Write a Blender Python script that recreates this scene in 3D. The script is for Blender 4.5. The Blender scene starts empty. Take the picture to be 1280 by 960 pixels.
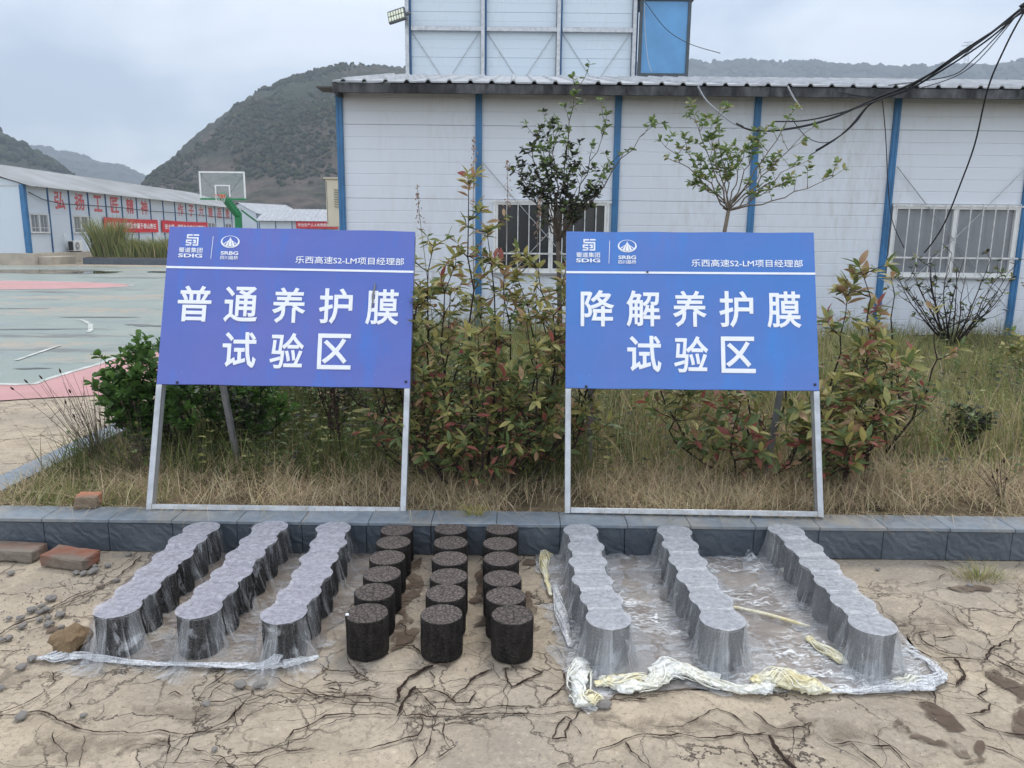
import bpy, bmesh, math, random
import numpy as np
from mathutils import Vector, Matrix, noise as mnoise
random.seed(7); NR = np.random.default_rng(7)
S = bpy.context.scene; COL = S.collection
R = math.radians
# ---------------------------------------------------------------- camera
cam = bpy.data.cameras.new('camera'); co = bpy.data.objects.new('camera', cam); COL.objects.link(co)
cam.sensor_width = 36; cam.lens = 36*950/1280; cam.clip_start = .05; cam.clip_end = 6000
co.matrix_world = Matrix.Translation((0, 0, 1.45)) @ Matrix.Rotation(R(90-10.9), 4, 'X') @ Matrix.Rotation(R(.6), 4, 'Z')
S.camera = co
# ---------------------------------------------------------------- sky, sun, exposure
W = bpy.data.worlds.new('World'); S.world = W; W.use_nodes = True
nt = W.node_tree; nt.nodes.clear()
def wn(t, **k):
    n = nt.nodes.new(t)
    for a, v in k.items(): setattr(n, a, v)
    return n
out = wn('ShaderNodeOutputWorld'); add = wn('ShaderNodeAddShader')
b1 = wn('ShaderNodeBackground'); b2 = wn('ShaderNodeBackground')
sky = wn('ShaderNodeTexSky', sky_type='NISHITA', sun_disc=False, sun_elevation=R(60), sun_rotation=R(205))
b1.inputs[1].default_value = .05
tc = wn('ShaderNodeTexCoord'); mp = wn('ShaderNodeMapping'); mp.inputs['Scale'].default_value = (1.0, 1.0, 2.6)
no = wn('ShaderNodeTexNoise'); no.inputs['Scale'].default_value = 3.6; no.inputs['Detail'].default_value = 6; no.inputs['Roughness'].default_value = .5
no.inputs['Distortion'].default_value = .35
rp = wn('ShaderNodeValToRGB'); rp.color_ramp.elements[0].position = .36; rp.color_ramp.elements[1].position = .62
rp.color_ramp.elements[0].color = (.42, .49, .59, 1); rp.color_ramp.elements[1].color = (.96, .98, 1.0, 1)
L = nt.links.new
L(tc.outputs['Generated'], mp.inputs[0]); L(mp.outputs[0], no.inputs[0]); L(no.outputs[0], rp.inputs[0])
L(rp.outputs[0], b2.inputs[0]); b2.inputs[1].default_value = .90
L(sky.outputs[0], b1.inputs[0]); L(b1.outputs[0], add.inputs[0]); L(b2.outputs[0], add.inputs[1]); L(add.outputs[0], out.inputs[0])
sun = bpy.data.lights.new('sun', 'SUN'); so = bpy.data.objects.new('sun', sun); COL.objects.link(so)
sun.energy = 1.5; sun.angle = R(20); sun.color = (1, .96, .9)
so.rotation_euler = (R(30), 0, R(155)); so.location = (0, 0, 30)
S.view_settings.view_transform = 'Standard'; S.view_settings.look = 'None'; S.view_settings.exposure = .78; S.view_settings.gamma = 1
S.view_settings.use_curve_mapping = False
S.cycles.max_bounces = 10; S.cycles.transparent_max_bounces = 24; S.cycles.volume_bounces = 0
# ---------------------------------------------------------------- helpers
def tag(o, label=None, cat=None, group=None, kind=None):
    for k, v in (('label', label), ('category', cat), ('group', group), ('kind', kind)):
        if v: o[k] = v
    return o
def empty(name, loc=(0, 0, 0), rz=0, mat=None):
    o = bpy.data.objects.new(name, None); COL.objects.link(o)
    if mat is not None: o.matrix_world = mat
    else: o.location = loc; o.rotation_euler = (0, 0, rz)
    o.empty_display_size = .1
    return o
def link(name, me, parent=None, loc=None, mat=None):
    o = bpy.data.objects.new(name, me); COL.objects.link(o)
    if parent is not None: o.parent = parent
    if loc is not None: o.location = loc
    if mat is not None: o.matrix_local = mat
    return o
class MB:
    def __init__(s): s.v = []; s.f = []; s.m = []; s.uv = None
    def add(s, vs, fs, mi=0):
        b = len(s.v); s.v += [tuple(p) for p in vs]; s.f += [[b+i for i in f] for f in fs]; s.m += [mi]*len(fs); return s
    def box(s, x0, x1, y0, y1, z0, z1, mi=0):
        return s.add([(x0,y0,z0),(x1,y0,z0),(x1,y1,z0),(x0,y1,z0),(x0,y0,z1),(x1,y0,z1),(x1,y1,z1),(x0,y1,z1)],
                     [(0,3,2,1),(4,5,6,7),(0,1,5,4),(1,2,6,5),(2,3,7,6),(3,0,4,7)], mi)
    def bbox(s, x0, x1, y0, y1, z0, z1, b=.01, mi=0):
        bm = bmesh.new(); bmesh.ops.create_cube(bm, size=1)
        for v in bm.verts: v.co = Vector(((x0+x1)/2+v.co.x*(x1-x0), (y0+y1)/2+v.co.y*(y1-y0), (z0+z1)/2+v.co.z*(z1-z0)))
        bmesh.ops.bevel(bm, geom=bm.edges[:], offset=b, segments=1, affect='EDGES', profile=.5)
        bm.verts.index_update(); s.add([v.co[:] for v in bm.verts], [[v.index for v in f.verts] for f in bm.faces], mi); bm.free(); return s
    def bar(s, a, b, w, h=None, mi=0, up=(0, 0, 1)):
        a = Vector(a); b = Vector(b); d = (b-a).normalized(); h = h or w; u = Vector(up)
        if abs(d.dot(u)) > .95: u = Vector((1, 0, 0))
        x = d.cross(u).normalized()*w/2; y = x.cross(d).normalized()*h/2
        return s.add([a-x-y,a+x-y,a+x+y,a-x+y,b-x-y,b+x-y,b+x+y,b-x+y],[(0,3,2,1),(4,5,6,7),(0,1,5,4),(1,2,6,5),(2,3,7,6),(3,0,4,7)], mi)
    def tube(s, pts, rad, n=6, mi=0, cap=True):
        pts = [Vector(p) for p in pts]; N = len(pts)
        if not hasattr(rad, '__len__'): rad = [rad]*N
        vs = []; fs = []; pu = None
        for i, p in enumerate(pts):
            t = (pts[min(i+1, N-1)]-pts[max(i-1, 0)])
            t = t.normalized() if t.length > 1e-9 else Vector((0, 0, 1))
            u = t.cross(Vector((0, 0, 1)) if abs(t.z) < .9 else Vector((1, 0, 0))) if pu is None else (pu - t*pu.dot(t))
            if u.length < 1e-6: u = t.orthogonal()
            u.normalize(); pu = u; w = t.cross(u)
            for k in range(n):
                a = 2*math.pi*k/n; vs.append(p+(u*math.cos(a)+w*math.sin(a))*rad[i])
        for i in range(N-1):
            for k in range(n):
                fs.append((i*n+k, i*n+(k+1) % n, (i+1)*n+(k+1) % n, (i+1)*n+k))
        if cap: fs += [tuple(range(n))[::-1], tuple(range((N-1)*n, N*n))]
        return s.add(vs, fs, mi)
    def lathe(s, prof, n=24, c=(0, 0, 0), mi=0):
        vs = []; fs = []; N = len(prof)
        for r, z in prof:
            for k in range(n):
                a = 2*math.pi*k/n; vs.append((c[0]+r*math.cos(a), c[1]+r*math.sin(a), c[2]+z))
        for i in range(N-1):
            for k in range(n): fs.append((i*n+k, i*n+(k+1) % n, (i+1)*n+(k+1) % n, (i+1)*n+k))
        fs += [tuple(range(n))[::-1], tuple(range((N-1)*n, N*n))]
        return s.add(vs, fs, mi)
    def mesh(s, name, mats, smooth=False):
        me = bpy.data.meshes.new(name); me.from_pydata(s.v, [], s.f)
        for m in (mats if isinstance(mats, (list, tuple)) else [mats]): me.materials.append(m)
        if len(me.materials) > 1: me.polygons.foreach_set('material_index', s.m)
        if smooth: me.polygons.foreach_set('use_smooth', [True]*len(me.polygons))
        me.update(); return me
    def build(s, name, mats, parent=None, smooth=False, loc=None, mat=None):
        return link(name, s.mesh(name, mats, smooth), parent, loc, mat)
def numesh(name, V, F, mats, mi=None, smooth=False, col=None):
    """V (n,3) array, F (m,k) array of equal-sized faces"""
    me = bpy.data.meshes.new(name); k = F.shape[1]
    me.vertices.add(len(V)); me.vertices.foreach_set('co', V.astype(np.float32).ravel())
    me.loops.add(F.size); me.loops.foreach_set('vertex_index', F.astype(np.int32).ravel())
    me.polygons.add(len(F)); me.polygons.foreach_set('loop_start', np.arange(0, F.size, k, dtype=np.int32))
    me.polygons.foreach_set('loop_total', np.full(len(F), k, dtype=np.int32))
    for m in mats: me.materials.append(m)
    if mi is not None: me.polygons.foreach_set('material_index', mi.astype(np.int32))
    if smooth: me.polygons.foreach_set('use_smooth', np.ones(len(F), bool))
    if col is not None:
        a = me.color_attributes.new('tint', 'FLOAT_COLOR', 'POINT'); a.data.foreach_set('color', col.astype(np.float32).ravel())
    me.update(calc_edges=True); me.validate(); return me
def fbm(x, y, z=0., o=4):
    return mnoise.fractal(Vector((x, y, z)), .8, 2.1, o)
# ---------------------------------------------------------------- materials
class NB:
    def __init__(s, name, rough=.6, spec=.3, metal=0):
        s.m = bpy.data.materials.new(name); s.m.use_nodes = True; s.t = s.m.node_tree
        s.p = s.t.nodes['Principled BSDF']; s.o = s.t.nodes['Material Output']
        s.p.inputs['Roughness'].default_value = rough; s.p.inputs['Specular IOR Level'].default_value = spec; s.p.inputs['Metallic'].default_value = metal
        s._c = {}
    def n(s, t, **k):
        n = s.t.nodes.new(t)
        for a, v in k.items():
            if a in n.inputs: n.inputs[a].default_value = v
            else: setattr(n, a, v)
        return n
    def l(s, a, b): s.t.links.new(a, b)
    def co(s, kind='Object', scale=(1, 1, 1), rot=(0, 0, 0)):
        key = (kind, scale, rot)
        if key not in s._c:
            if kind == 'World':
                g = s.n('ShaderNodeNewGeometry'); o = g.outputs['Position']
            else:
                o = s.n('ShaderNodeTexCoord').outputs[kind]
            m = s.n('ShaderNodeMapping'); m.inputs['Scale'].default_value = scale; m.inputs['Rotation'].default_value = rot
            s.l(o, m.inputs[0]); s._c[key] = m.outputs[0]
        return s._c[key]
    def noise(s, sc, det=4, ro=.55, co=None, dist=0):
        n = s.n('ShaderNodeTexNoise'); n.inputs['Scale'].default_value = sc; n.inputs['Detail'].default_value = det
        n.inputs['Roughness'].default_value = ro; n.inputs['Distortion'].default_value = dist
        s.l(co or s.co(), n.inputs['Vector']); return n.outputs[0]
    def vor(s, sc, feat='F1', co=None, rnd=1):
        n = s.n('ShaderNodeTexVoronoi', feature=feat); n.inputs['Scale'].default_value = sc; n.inputs['Randomness'].default_value = rnd
        s.l(co or s.co(), n.inputs['Vector']); return n.outputs['Distance']
    def ramp(s, src, *st):
        r = s.n('ShaderNodeValToRGB'); e = r.color_ramp.elements
        while len(e) < len(st): e.new(.5)
        for i, (p, c) in enumerate(st):
            e[i].position = p; e[i].color = (c, c, c, 1) if isinstance(c, (int, float)) else (*c, 1)
        s.l(src, r.inputs[0]); return r.outputs[0]
    def mix(s, fac, a, b, blend='MIX'):
        n = s.n('ShaderNodeMix', data_type='RGBA', blend_type=blend)
        for k, v in ((0, fac), (6, a), (7, b)):
            if isinstance(v, (int, float)): n.inputs[k].default_value = v if k == 0 else (v, v, v, 1)
            elif isinstance(v, tuple): n.inputs[k].default_value = (*v, 1)
            else: s.l(v, n.inputs[k])
        return n.outputs[2]
    def math(s, op, a, b=0.):
        n = s.n('ShaderNodeMath', operation=op)
        for k, v in ((0, a), (1, b)):
            if isinstance(v, (int, float)): n.inputs[k].default_value = v
            else: s.l(v, n.inputs[k])
        return n.outputs[0]
    def base(s, c):
        if isinstance(c, tuple): s.p.inputs['Base Color'].default_value = (*c, 1)
        else: s.l(c, s.p.inputs['Base Color'])
        return s
    def bump(s, h, st=.3, d=.01):
        b = s.n('ShaderNodeBump'); b.inputs['Strength'].default_value = st; b.inputs['Distance'].default_value = d
        s.l(h, b.inputs['Height']); s.l(b.outputs[0], s.p.inputs['Normal']); return s
    def rough(s, v): s.l(v, s.p.inputs['Roughness']); return s
M = {}
def simple(name, c, rough=.6, spec=.3, metal=0, var=.15, sc=8, bump=0):
    b = NB(name, rough, spec, metal)
    n = b.noise(sc, 5)
    lo = tuple(x*(1-var) for x in c); hi = tuple(min(1, x*(1+var)) for x in c)
    b.base(b.ramp(n, (.3, lo), (.7, hi)))
    if bump: b.bump(b.noise(sc*6, 4), bump, .01)
    M[name] = b.m; return b.m
simple('galv', (.40, .41, .42), .38, .5, .55, .2, 14, .05)
simple('galv_dull', (.22, .22, .23), .5, .4, .4, .2, 14)
simple('white_letter', (.80, .81, .84), .5, .3, 0, .04, 30)
simple('blue_post', (.035, .145, .30), .45, .4, 0, .25, 3)
simple('far_blue', (.03, .10, .22), .5, .3, 0, .2, 3)
simple('window_white', (.72, .72, .70), .4, .4, 0, .06, 6)
simple('bar_metal', (.30, .30, .30), .45, .4, .3, .25, 12)
simple('bar_pale', (.55, .55, .54), .45, .4, 0, .25, 12)
simple('dark_room', (.012, .013, .015), .25, .5, 0, .2, 3)
simple('grey_pane', (.19, .20, .215), .2, .5, 0, .12, 2)
simple('court_green_metal', (.01, .19, .06), .45, .4, 0, .15, 4)
simple('rim_orange', (.55, .12, .06), .5, .3)
simple('red_paint', (.55, .13, .13), .6, .2, 0, .3, 9)
simple('red_cloth', (.52, .04, .05), .75, .2, 0, .15, 2)
simple('cloth_white', (.75, .7, .68), .75, .2)
simple('cable_black', (.012, .012, .013), .5, .4)
simple('cable_grey', (.35, .36, .38), .5, .4)
simple('beige_metal', (.60, .55, .42), .5, .3, 0, .08, 5)
simple('ac_white', (.66, .66, .63), .5, .3, 0, .06, 5)
simple('dark_plastic', (.02, .02, .022), .5, .4)
simple('lamp_grey', (.10, .105, .11), .45, .4, .2)
simple('lens', (.75, .76, .6), .15, .6)
simple('plinth', (.42, .37, .30), .8, .2, 0, .2, 1.5)
simple('blue_sheet', (.085, .25, .46), .3, .5, 0, .12, 2)
simple('dark_frame', (.06, .075, .085), .5, .3)
simple('pylon', (.30, .33, .36), .6, .3)
simple('bark', (.085, .065, .05), .9, .15, 0, .35, 60, .3)
simple('bark_dark', (.035, .026, .022), .9, .15, 0, .4, 60, .3)
simple('bark_pale', (.16, .13, .10), .9, .15, 0, .3, 60, .3)
simple('seed', (.05, .032, .025), .95, .1, 0, .4, 50)
simple('plume', (.30, .21, .16), .9, .1, 0, .3, 50)
simple('stone_grey', (.24, .22, .20), .85, .25, 0, .35, 40, .5)
simple('stone_tan', (.22, .15, .085), .85, .25, 0, .4, 18, .5)
simple('soil', (.13, .10, .062), .95, .1, 0, .5, 5, .6)
simple('vent_dark', (.1, .1, .09), .7, .2)
def brick_mat(name, c1, c2):
    b = NB(name, .9, .15)
    n = b.noise(14, 6, .65); n2 = b.noise(5, 3)
    b.base(b.mix(b.ramp(n2, (.38, 0.), (.54, 1.)), b.ramp(n, (.3, c1), (.7, tuple(x*1.5 for x in c1))), b.ramp(n, (.3, c2), (.7, tuple(x*1.4 for x in c2)))))
    b.bump(b.noise(60, 6, .7), .6, .01); M[name] = b.m
brick_mat('brick_red', (.20, .085, .055), (.15, .12, .095))
brick_mat('brick_worn', (.16, .105, .08), (.16, .135, .11))
brick_mat('brick_orange', (.33, .14, .085), (.16, .12, .085))
# leaves: colour per kind
def leaf_mat(name, c, c2=None):
    b = NB(name, .5, .3)
    i = b.n('ShaderNodeObjectInfo'); n = b.noise(40, 3, co=b.co('World'))
    c2 = c2 or tuple(x*.6 for x in c)
    b.base(b.mix(b.ramp(n, (.35, 0.), (.65, 1.)), c2, c))
    tr = b.n('ShaderNodeBsdfTranslucent'); tr.inputs[0].default_value = (*[min(1, x*1.3) for x in c], 1)
    mx = b.n('ShaderNodeMixShader'); mx.inputs[0].default_value = .25
    b.l(b.p.outputs[0], mx.inputs[1]); b.l(tr.outputs[0], mx.inputs[2]); b.l(mx.outputs[0], b.o.inputs[0]); M[name] = b.m
leaf_mat('leaf_olive', (.29, .27, .09), (.20, .205, .07))
leaf_mat('leaf_green', (.125, .165, .055), (.085, .12, .04))
leaf_mat('leaf_yellow', (.38, .33, .12), (.30, .26, .09))
leaf_mat('leaf_bronze', (.36, .23, .13), (.26, .17, .09))
leaf_mat('leaf_red', (.32, .085, .075), (.22, .10, .065))
leaf_mat('leaf_dark', (.030, .036, .026), (.05, .048, .034))
leaf_mat('leaf_bright', (.16, .23, .065), (.11, .17, .05))
leaf_mat('leaf_box', (.075, .15, .035), (.05, .10, .025))
leaf_mat('leaf_boxtip', (.10, .19, .035), (.075, .14, .03))
# grass: colour of every blade of its own, kept in an attribute
b = NB('blade', .75, .12)
a = b.n('ShaderNodeAttribute', attribute_name='tint'); b.base(a.outputs['Color']); tr = b.n('ShaderNodeBsdfTranslucent'); b.l(a.outputs['Color'], tr.inputs[0])
mx = b.n('ShaderNodeMixShader'); mx.inputs[0].default_value = .2; b.l(b.p.outputs[0], mx.inputs[1]); b.l(tr.outputs[0], mx.inputs[2]); b.l(mx.outputs[0], b.o.inputs[0]); M['blade'] = b.m
# wall panels: white coated sheet, faint dirt running down
def panel_mat(name, c, dirt=.5):
    b = NB(name, .42, .4)
    n = b.noise(1.3, 5, co=b.co('World', (1, 1, .25))); n2 = b.noise(9, 6, .7, co=b.co('World', (1.5, 1.5, .35)))
    d = b.math('MULTIPLY', b.ramp(n, (.42, 0.), (.75, 1.)), b.ramp(n2, (.45, 0.), (.8, 1.)))
    b.base(b.mix(b.math('MULTIPLY', d, dirt), b.ramp(n, (.2, tuple(x*.96 for x in c)), (.8, c)), (.40, .38, .34)))
    M[name] = b.m
panel_mat('panel', (.61, .64, .685), .9); panel_mat('panel_upper', (.55, .625, .68), .4); panel_mat('panel_far', (.55, .60, .65), .35)
b = NB('roof_sheet', .45, .4); n = b.noise(3, 5, co=b.co('World')); b.base(b.ramp(n, (.35, (.27, .28, .295)), (.7, (.43, .44, .455)))); M['roof_sheet'] = b.m
b = NB('roof_far', .45, .4); n = b.noise(.6, 5, co=b.co('World')); b.base(b.ramp(n, (.35, (.30, .30, .29)), (.7, (.42, .42, .41)))); M['roof_far'] = b.m
b = NB('fascia', .7, .2); n = b.noise(6, 6, .7, co=b.co('World', (1, 1, .35))); n2 = b.noise(1.6, 3, co=b.co('World'))
b.base(b.mix(b.ramp(n2, (.35, 0.), (.65, 1.)), b.ramp(n, (.35, (.012, .012, .013)), (.65, (.055, .055, .058))), b.ramp(n, (.35, (.02, .02, .022)), (.64, (.15, .15, .155))))); M['fascia'] = b.m
# sign vinyl
def vinyl(name, c1, c2, edge):
    b = NB(name, .42, .35); n = b.noise(1.4, 3); n2 = b.noise(3.3, 4, co=b.co('Object', (2.5, 1, .6)))
    sp = b.noise(38, 4, .6); c = b.mix(b.ramp(n, (.35, 0.), (.68, 1.)), c1, c2)
    c = b.mix(b.math('MULTIPLY', b.ramp(n2, (.55, 0.), (.72, 1.)), .55), c, edge)
    c = b.mix(b.math('MULTIPLY', b.ramp(sp, (.70, 0.), (.75, 1.)), .35), c, (.35, .42, .62))
    b.base(c); b.bump(b.noise(4.5, 4, .5, co=b.co('Object', (1, 1, .5))), .25, .03); M[name] = b.m
vinyl('vinyl_violet', (.088, .140, .44), (.130, .145, .43), (.035, .175, .58))
vinyl('vinyl_blue', (.062, .180, .49), (.105, .168, .46), (.034, .22, .60))
# slate
b = NB('slate', .42, .45); n = b.noise(5, 6, .6, co=b.co('World')); w = b.n('ShaderNodeTexWave', wave_type='BANDS', bands_direction='DIAGONAL')
w.inputs['Scale'].default_value = 9; w.inputs['Distortion'].default_value = 9; w.inputs['Detail'].default_value = 4; w.inputs['Detail Scale'].default_value = 1.6
b.l(b.co('World'), w.inputs['Vector']); b.base(b.ramp(n, (.3, (.050, .062, .078)), (.72, (.092, .108, .126)))); b.bump(w.outputs['Fac'], .32, .009); M['slate'] = b.m
b = NB('slate_top', .38, .5); n = b.noise(4, 6, .6, co=b.co('World')); n2 = b.noise(22, 5, .6, co=b.co('World'))
b.base(b.mix(b.ramp(n, (.5, 0.), (.72, .7)), b.ramp(n2, (.3, (.13, .155, .18)), (.7, (.21, .24, .27))), (.30, .27, .22))); b.bump(n2, .15, .006); M['slate_top'] = b.m  # same stone as the front; sky reflection painted in as a paler base
# asphalt mixture
def mixture(name, c, cell, glossy):
    b = NB(name, .75, .35); o = b.co('Object'); v = b.vor(cell, 'DISTANCE_TO_EDGE', o); n = b.noise(60, 5, .65, o); v2 = b.vor(cell*2.3, 'F1', o)
    col = b.ramp(n, (.3, tuple(x*.6 for x in c)), (.7, tuple(x*1.4 for x in c)))
    b.base(b.mix(b.ramp(v, (.0, 1.), (.10, 0.)), col, (.008, .007, .007)))
    b.bump(b.math('ADD', b.math('MULTIPLY', b.ramp(v, (0, 0.), (.25, 1.)), .8), b.math('MULTIPLY', n, .4)), .8, .006); M[name] = b.m
mixture('core_top', (.125, .100, .088), 75, 0); mixture('core_top_coarse', (.095, .076, .066), 42, 0)
b = NB('core_side', .75, .18); o = b.co('Object', (1, 1, .35)); n = b.noise(45, 6, .7, o)
v = b.vor(120, 'F1', b.co('Object')); b.base(b.ramp(n, (.35, (.008, .0068, .0062)), (.68, (.036, .030, .026)))); b.bump(b.math('ADD', n, v), .9, .006); M['core_side'] = b.m
mixture('core_grey', (.15, .14, .14), 60, 0)
# ground
b = NB('forecourt', .82, .22); wc = b.co('World')
n1 = b.noise(1.1, 5, .55, wc); n2 = b.noise(4.2, 6, .62, wc); n3 = b.noise(26, 5, .6, wc); n4 = b.noise(110, 3, .6, wc); n5 = b.noise(.7, 4, .5, wc, .6)
c = b.ramp(n2, (.30, (.315, .255, .182)), (.50, (.46, .375, .27)), (.70, (.56, .46, .338)))
c = b.mix(b.ramp(n1, (.46, 0.), (.62, .75)), c, (.30, .255, .20))
c = b.mix(b.ramp(n5, (.50, 0.), (.62, .75)), c, (.245, .22, .19))
c = b.mix(b.math('MULTIPLY', b.ramp(n3, (.56, 0.), (.72, 1.)), .35), c, (.30, .255, .20))
c = b.mix(b.math('MULTIPLY', b.ramp(n4, (.60, 0.), (.68, 1.)), .75), c, (.17, .135, .10))
dv = b.n('ShaderNodeVectorMath', operation='ADD'); nn = b.n('ShaderNodeTexNoise'); nn.inputs['Scale'].default_value = 3.2; nn.inputs['Detail'].default_value = 6; nn.inputs['Roughness'].default_value = .65
b.l(wc, nn.inputs['Vector']); sc_ = b.n('ShaderNodeVectorMath', operation='SCALE'); sc_.inputs['Scale'].default_value = .38; b.l(nn.outputs['Color'], sc_.inputs[0]); b.l(wc, dv.inputs[0]); b.l(sc_.outputs[0], dv.inputs[1])
v = b.vor(3.0, 'DISTANCE_TO_EDGE', dv.outputs[0]); dv2 = b.n('ShaderNodeVectorMath', operation='ADD'); sc2 = b.n('ShaderNodeVectorMath', operation='SCALE'); sc2.inputs['Scale'].default_value = .2; b.l(nn.outputs['Color'], sc2.inputs[0]); b.l(wc, dv2.inputs[0]); b.l(sc2.outputs[0], dv2.inputs[1]); v2 = b.vor(6.0, 'DISTANCE_TO_EDGE', dv2.outputs[0])
hair = b.math('MULTIPLY', b.ramp(v, (0, 1.), (.016, 0.)), b.ramp(b.noise(1.7, 3, .5, wc), (.40, 0.), (.54, .95)))
hair2 = b.math('MULTIPLY', b.ramp(v2, (0, 1.), (.030, 0.)), b.ramp(b.noise(2.3, 3, .5, b.co('World', (1, 1, 1), (0, 0, 1))), (.47, 0.), (.60, .85)))
hh = b.math('MAXIMUM', hair, hair2)
cell = b.n('ShaderNodeTexVoronoi', feature='F1'); cell.inputs['Scale'].default_value = 3.0; b.l(dv.outputs[0], cell.inputs['Vector']); hs = b.n('ShaderNodeSeparateColor'); b.l(cell.outputs['Color'], hs.inputs[0])
c = b.mix(b.math('MULTIPLY', hs.outputs[0], .34), c, (.33, .285, .225))
n6 = b.noise(48, 6, .75, wc, .4); c = b.mix(b.ramp(n6, (.34, .75), (.47, 0.)), c, (.235, .195, .15)); c = b.mix(b.ramp(n6, (.56, 0.), (.70, .7)), c, (.60, .50, .375))
c = b.mix(hh, c, (.045, .032, .025)); b.base(c)
b.bump(b.math('SUBTRACT', b.math('ADD', b.math('MULTIPLY', n2, .35), b.math('ADD', b.math('MULTIPLY', n3, .35), b.math('MULTIPLY', n6, .6))), b.math('MULTIPLY', hh, .9)), .6, .025)
M['forecourt'] = b.m
b = NB('crack', .95, .1); n = b.noise(30, 5, .7, b.co('World')); b.base(b.ramp(n, (.3, (.016, .011, .009)), (.7, (.055, .037, .028)))); b.bump(n, .8, .01); M['crack'] = b.m
b = NB('crack_edge', .9, .15); n = b.noise(24, 6, .7, b.co('World')); b.base(b.ramp(n, (.3, (.27, .205, .145)), (.7, (.42, .335, .245)))); t = b.n('ShaderNodeBsdfTransparent'); mx = b.n('ShaderNodeMixShader'); b.l(b.ramp(b.noise(38, 5, .7, b.co('World')), (.42, 0.), (.66, .55)), mx.inputs[0]); b.l(t.outputs[0], mx.inputs[1]); b.l(b.p.outputs[0], mx.inputs[2]); b.l(mx.outputs[0], b.o.inputs[0]); M['crack_edge'] = b.m
b = NB('damp', .85, .15); wc = b.co('World'); n = b.noise(18, 6, .65, wc); n2 = b.noise(5, 4, .5, wc)
b.base(b.mix(b.ramp(n2, (.52, 0.), (.68, .6)), b.ramp(n, (.3, (.085, .060, .043)), (.7, (.14, .102, .076))), (.24, .19, .14))); b.bump(n, .5, .008); t = b.n('ShaderNodeBsdfTransparent'); mx = b.n('ShaderNodeMixShader'); b.l(b.ramp(b.noise(7, 7, .72, b.co('World'), .8), (.43, .0), (.52, .92)), mx.inputs[0]); b.l(t.outputs[0], mx.inputs[1]); b.l(b.p.outputs[0], mx.inputs[2]); b.l(mx.outputs[0], b.o.inputs[0]); M['damp'] = b.m
b = NB('damp_faint', .85, .15); n = b.noise(18, 6, .65, b.co('World')); b.base(b.ramp(n, (.3, (.20, .16, .12)), (.7, (.29, .235, .175)))); t = b.n('ShaderNodeBsdfTransparent'); mx = b.n('ShaderNodeMixShader'); b.l(b.ramp(b.noise(14, 7, .75, b.co('World'), .8), (.44, .0), (.62, .7)), mx.inputs[0]); b.l(t.outputs[0], mx.inputs[1]); b.l(b.p.outputs[0], mx.inputs[2]); b.l(mx.outputs[0], b.o.inputs[0]); M['damp_faint'] = b.m
b = NB('damp_film', .5, .35); n = b.noise(12, 6, .65, wc := b.co('World')); n2 = b.noise(3, 4, .5, wc)
b.base(b.mix(b.ramp(n2, (.48, 0.), (.66, 1.)), b.ramp(n, (.3, (.13, .10, .078)), (.7, (.19, .15, .118))), b.ramp(n, (.3, (.24, .20, .16)), (.7, (.32, .27, .21))))); M['damp_film'] = b.m
b = NB('court_green', .42, .35); wc = b.co('World'); n = b.noise(.9, 6, .6, wc); n2 = b.noise(.35, 5, .6, b.co('World', (.5, 1.6, 1))); n3 = b.noise(3.5, 5, .65, wc)
c = b.ramp(n, (.32, (.20, .238, .205)), (.68, (.275, .305, .262)))
c = b.mix(b.math('MULTIPLY', b.ramp(n2, (.50, 0.), (.60, 1.)), b.ramp(n3, (.42, 0.), (.52, 1.))), c, (.35, .29, .215))
c = b.mix(b.math('MULTIPLY', b.ramp(b.noise(.55, 6, .65, b.co('World', (.45, 1.3, 1), (0, 0, .2))), (.56, 0.), (.62, 1.)), .8), c, (.12, .12, .11))
b.base(c); b.rough(b.ramp(n, (.3, .28), (.7, .55))); M['court_green'] = b.m
b = NB('court_pink', .6, .3); n = b.noise(1.5, 6, .65, b.co('World')); b.base(b.ramp(n, (.3, (.40, .22, .20)), (.7, (.52, .28, .27)))); M['court_pink'] = b.m
b = NB('court_white', .6, .3); n = b.noise(4, 6, .7, b.co('World')); b.base(b.ramp(n, (.40, (.34, .36, .32)), (.62, (.62, .62, .58)))); M['court_white'] = b.m
b = NB('water', .03, .5); b.base((.05, .055, .055)); M['water'] = b.m
simple('earth', (.16, .14, .09), .95, .1, 0, .4, .05)
simple('wet_streak', (.11, .105, .095), .3, .4, 0, .3, 2)
# hills
def hill_mat(name, g1, g2, e1, es):
    b = NB(name, .95, .1); wc = b.co('World'); n = b.noise(.012, 7, .65, wc, .5); n2 = b.noise(.10, 6, .7, wc); v = b.vor(.16, 'F1', wc); n3 = b.noise(.03, 6, .6, b.co('World', (1, 1, .4)))
    c = b.mix(b.ramp(n2, (.38, 0.), (.62, 1.)), g1, g2)
    c = b.mix(b.math('MULTIPLY', b.math('MULTIPLY', b.ramp(n, es), (1.)) if False else b.ramp(n, (es, 0.), (es+.13, 1.)), b.ramp(n3, (.38, .15), (.58, 1.))), c, e1)
    b.base(b.mix(b.ramp(v, (.15, .55), (.5, 0.)), c, tuple(x*.5 for x in g1))); b.bump(b.math('ADD', n2, v), 1., 3.); M[name] = b.m
hill_mat('hill_big', (.024, .036, .021), (.052, .064, .036), (.15, .11, .092), .47)
hill_mat('hill_far', (.032, .046, .030), (.055, .066, .042), (.09, .085, .07), .62)
hill_mat('hill_left', (.034, .044, .028), (.058, .066, .040), (.10, .085, .07), .56)
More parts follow.
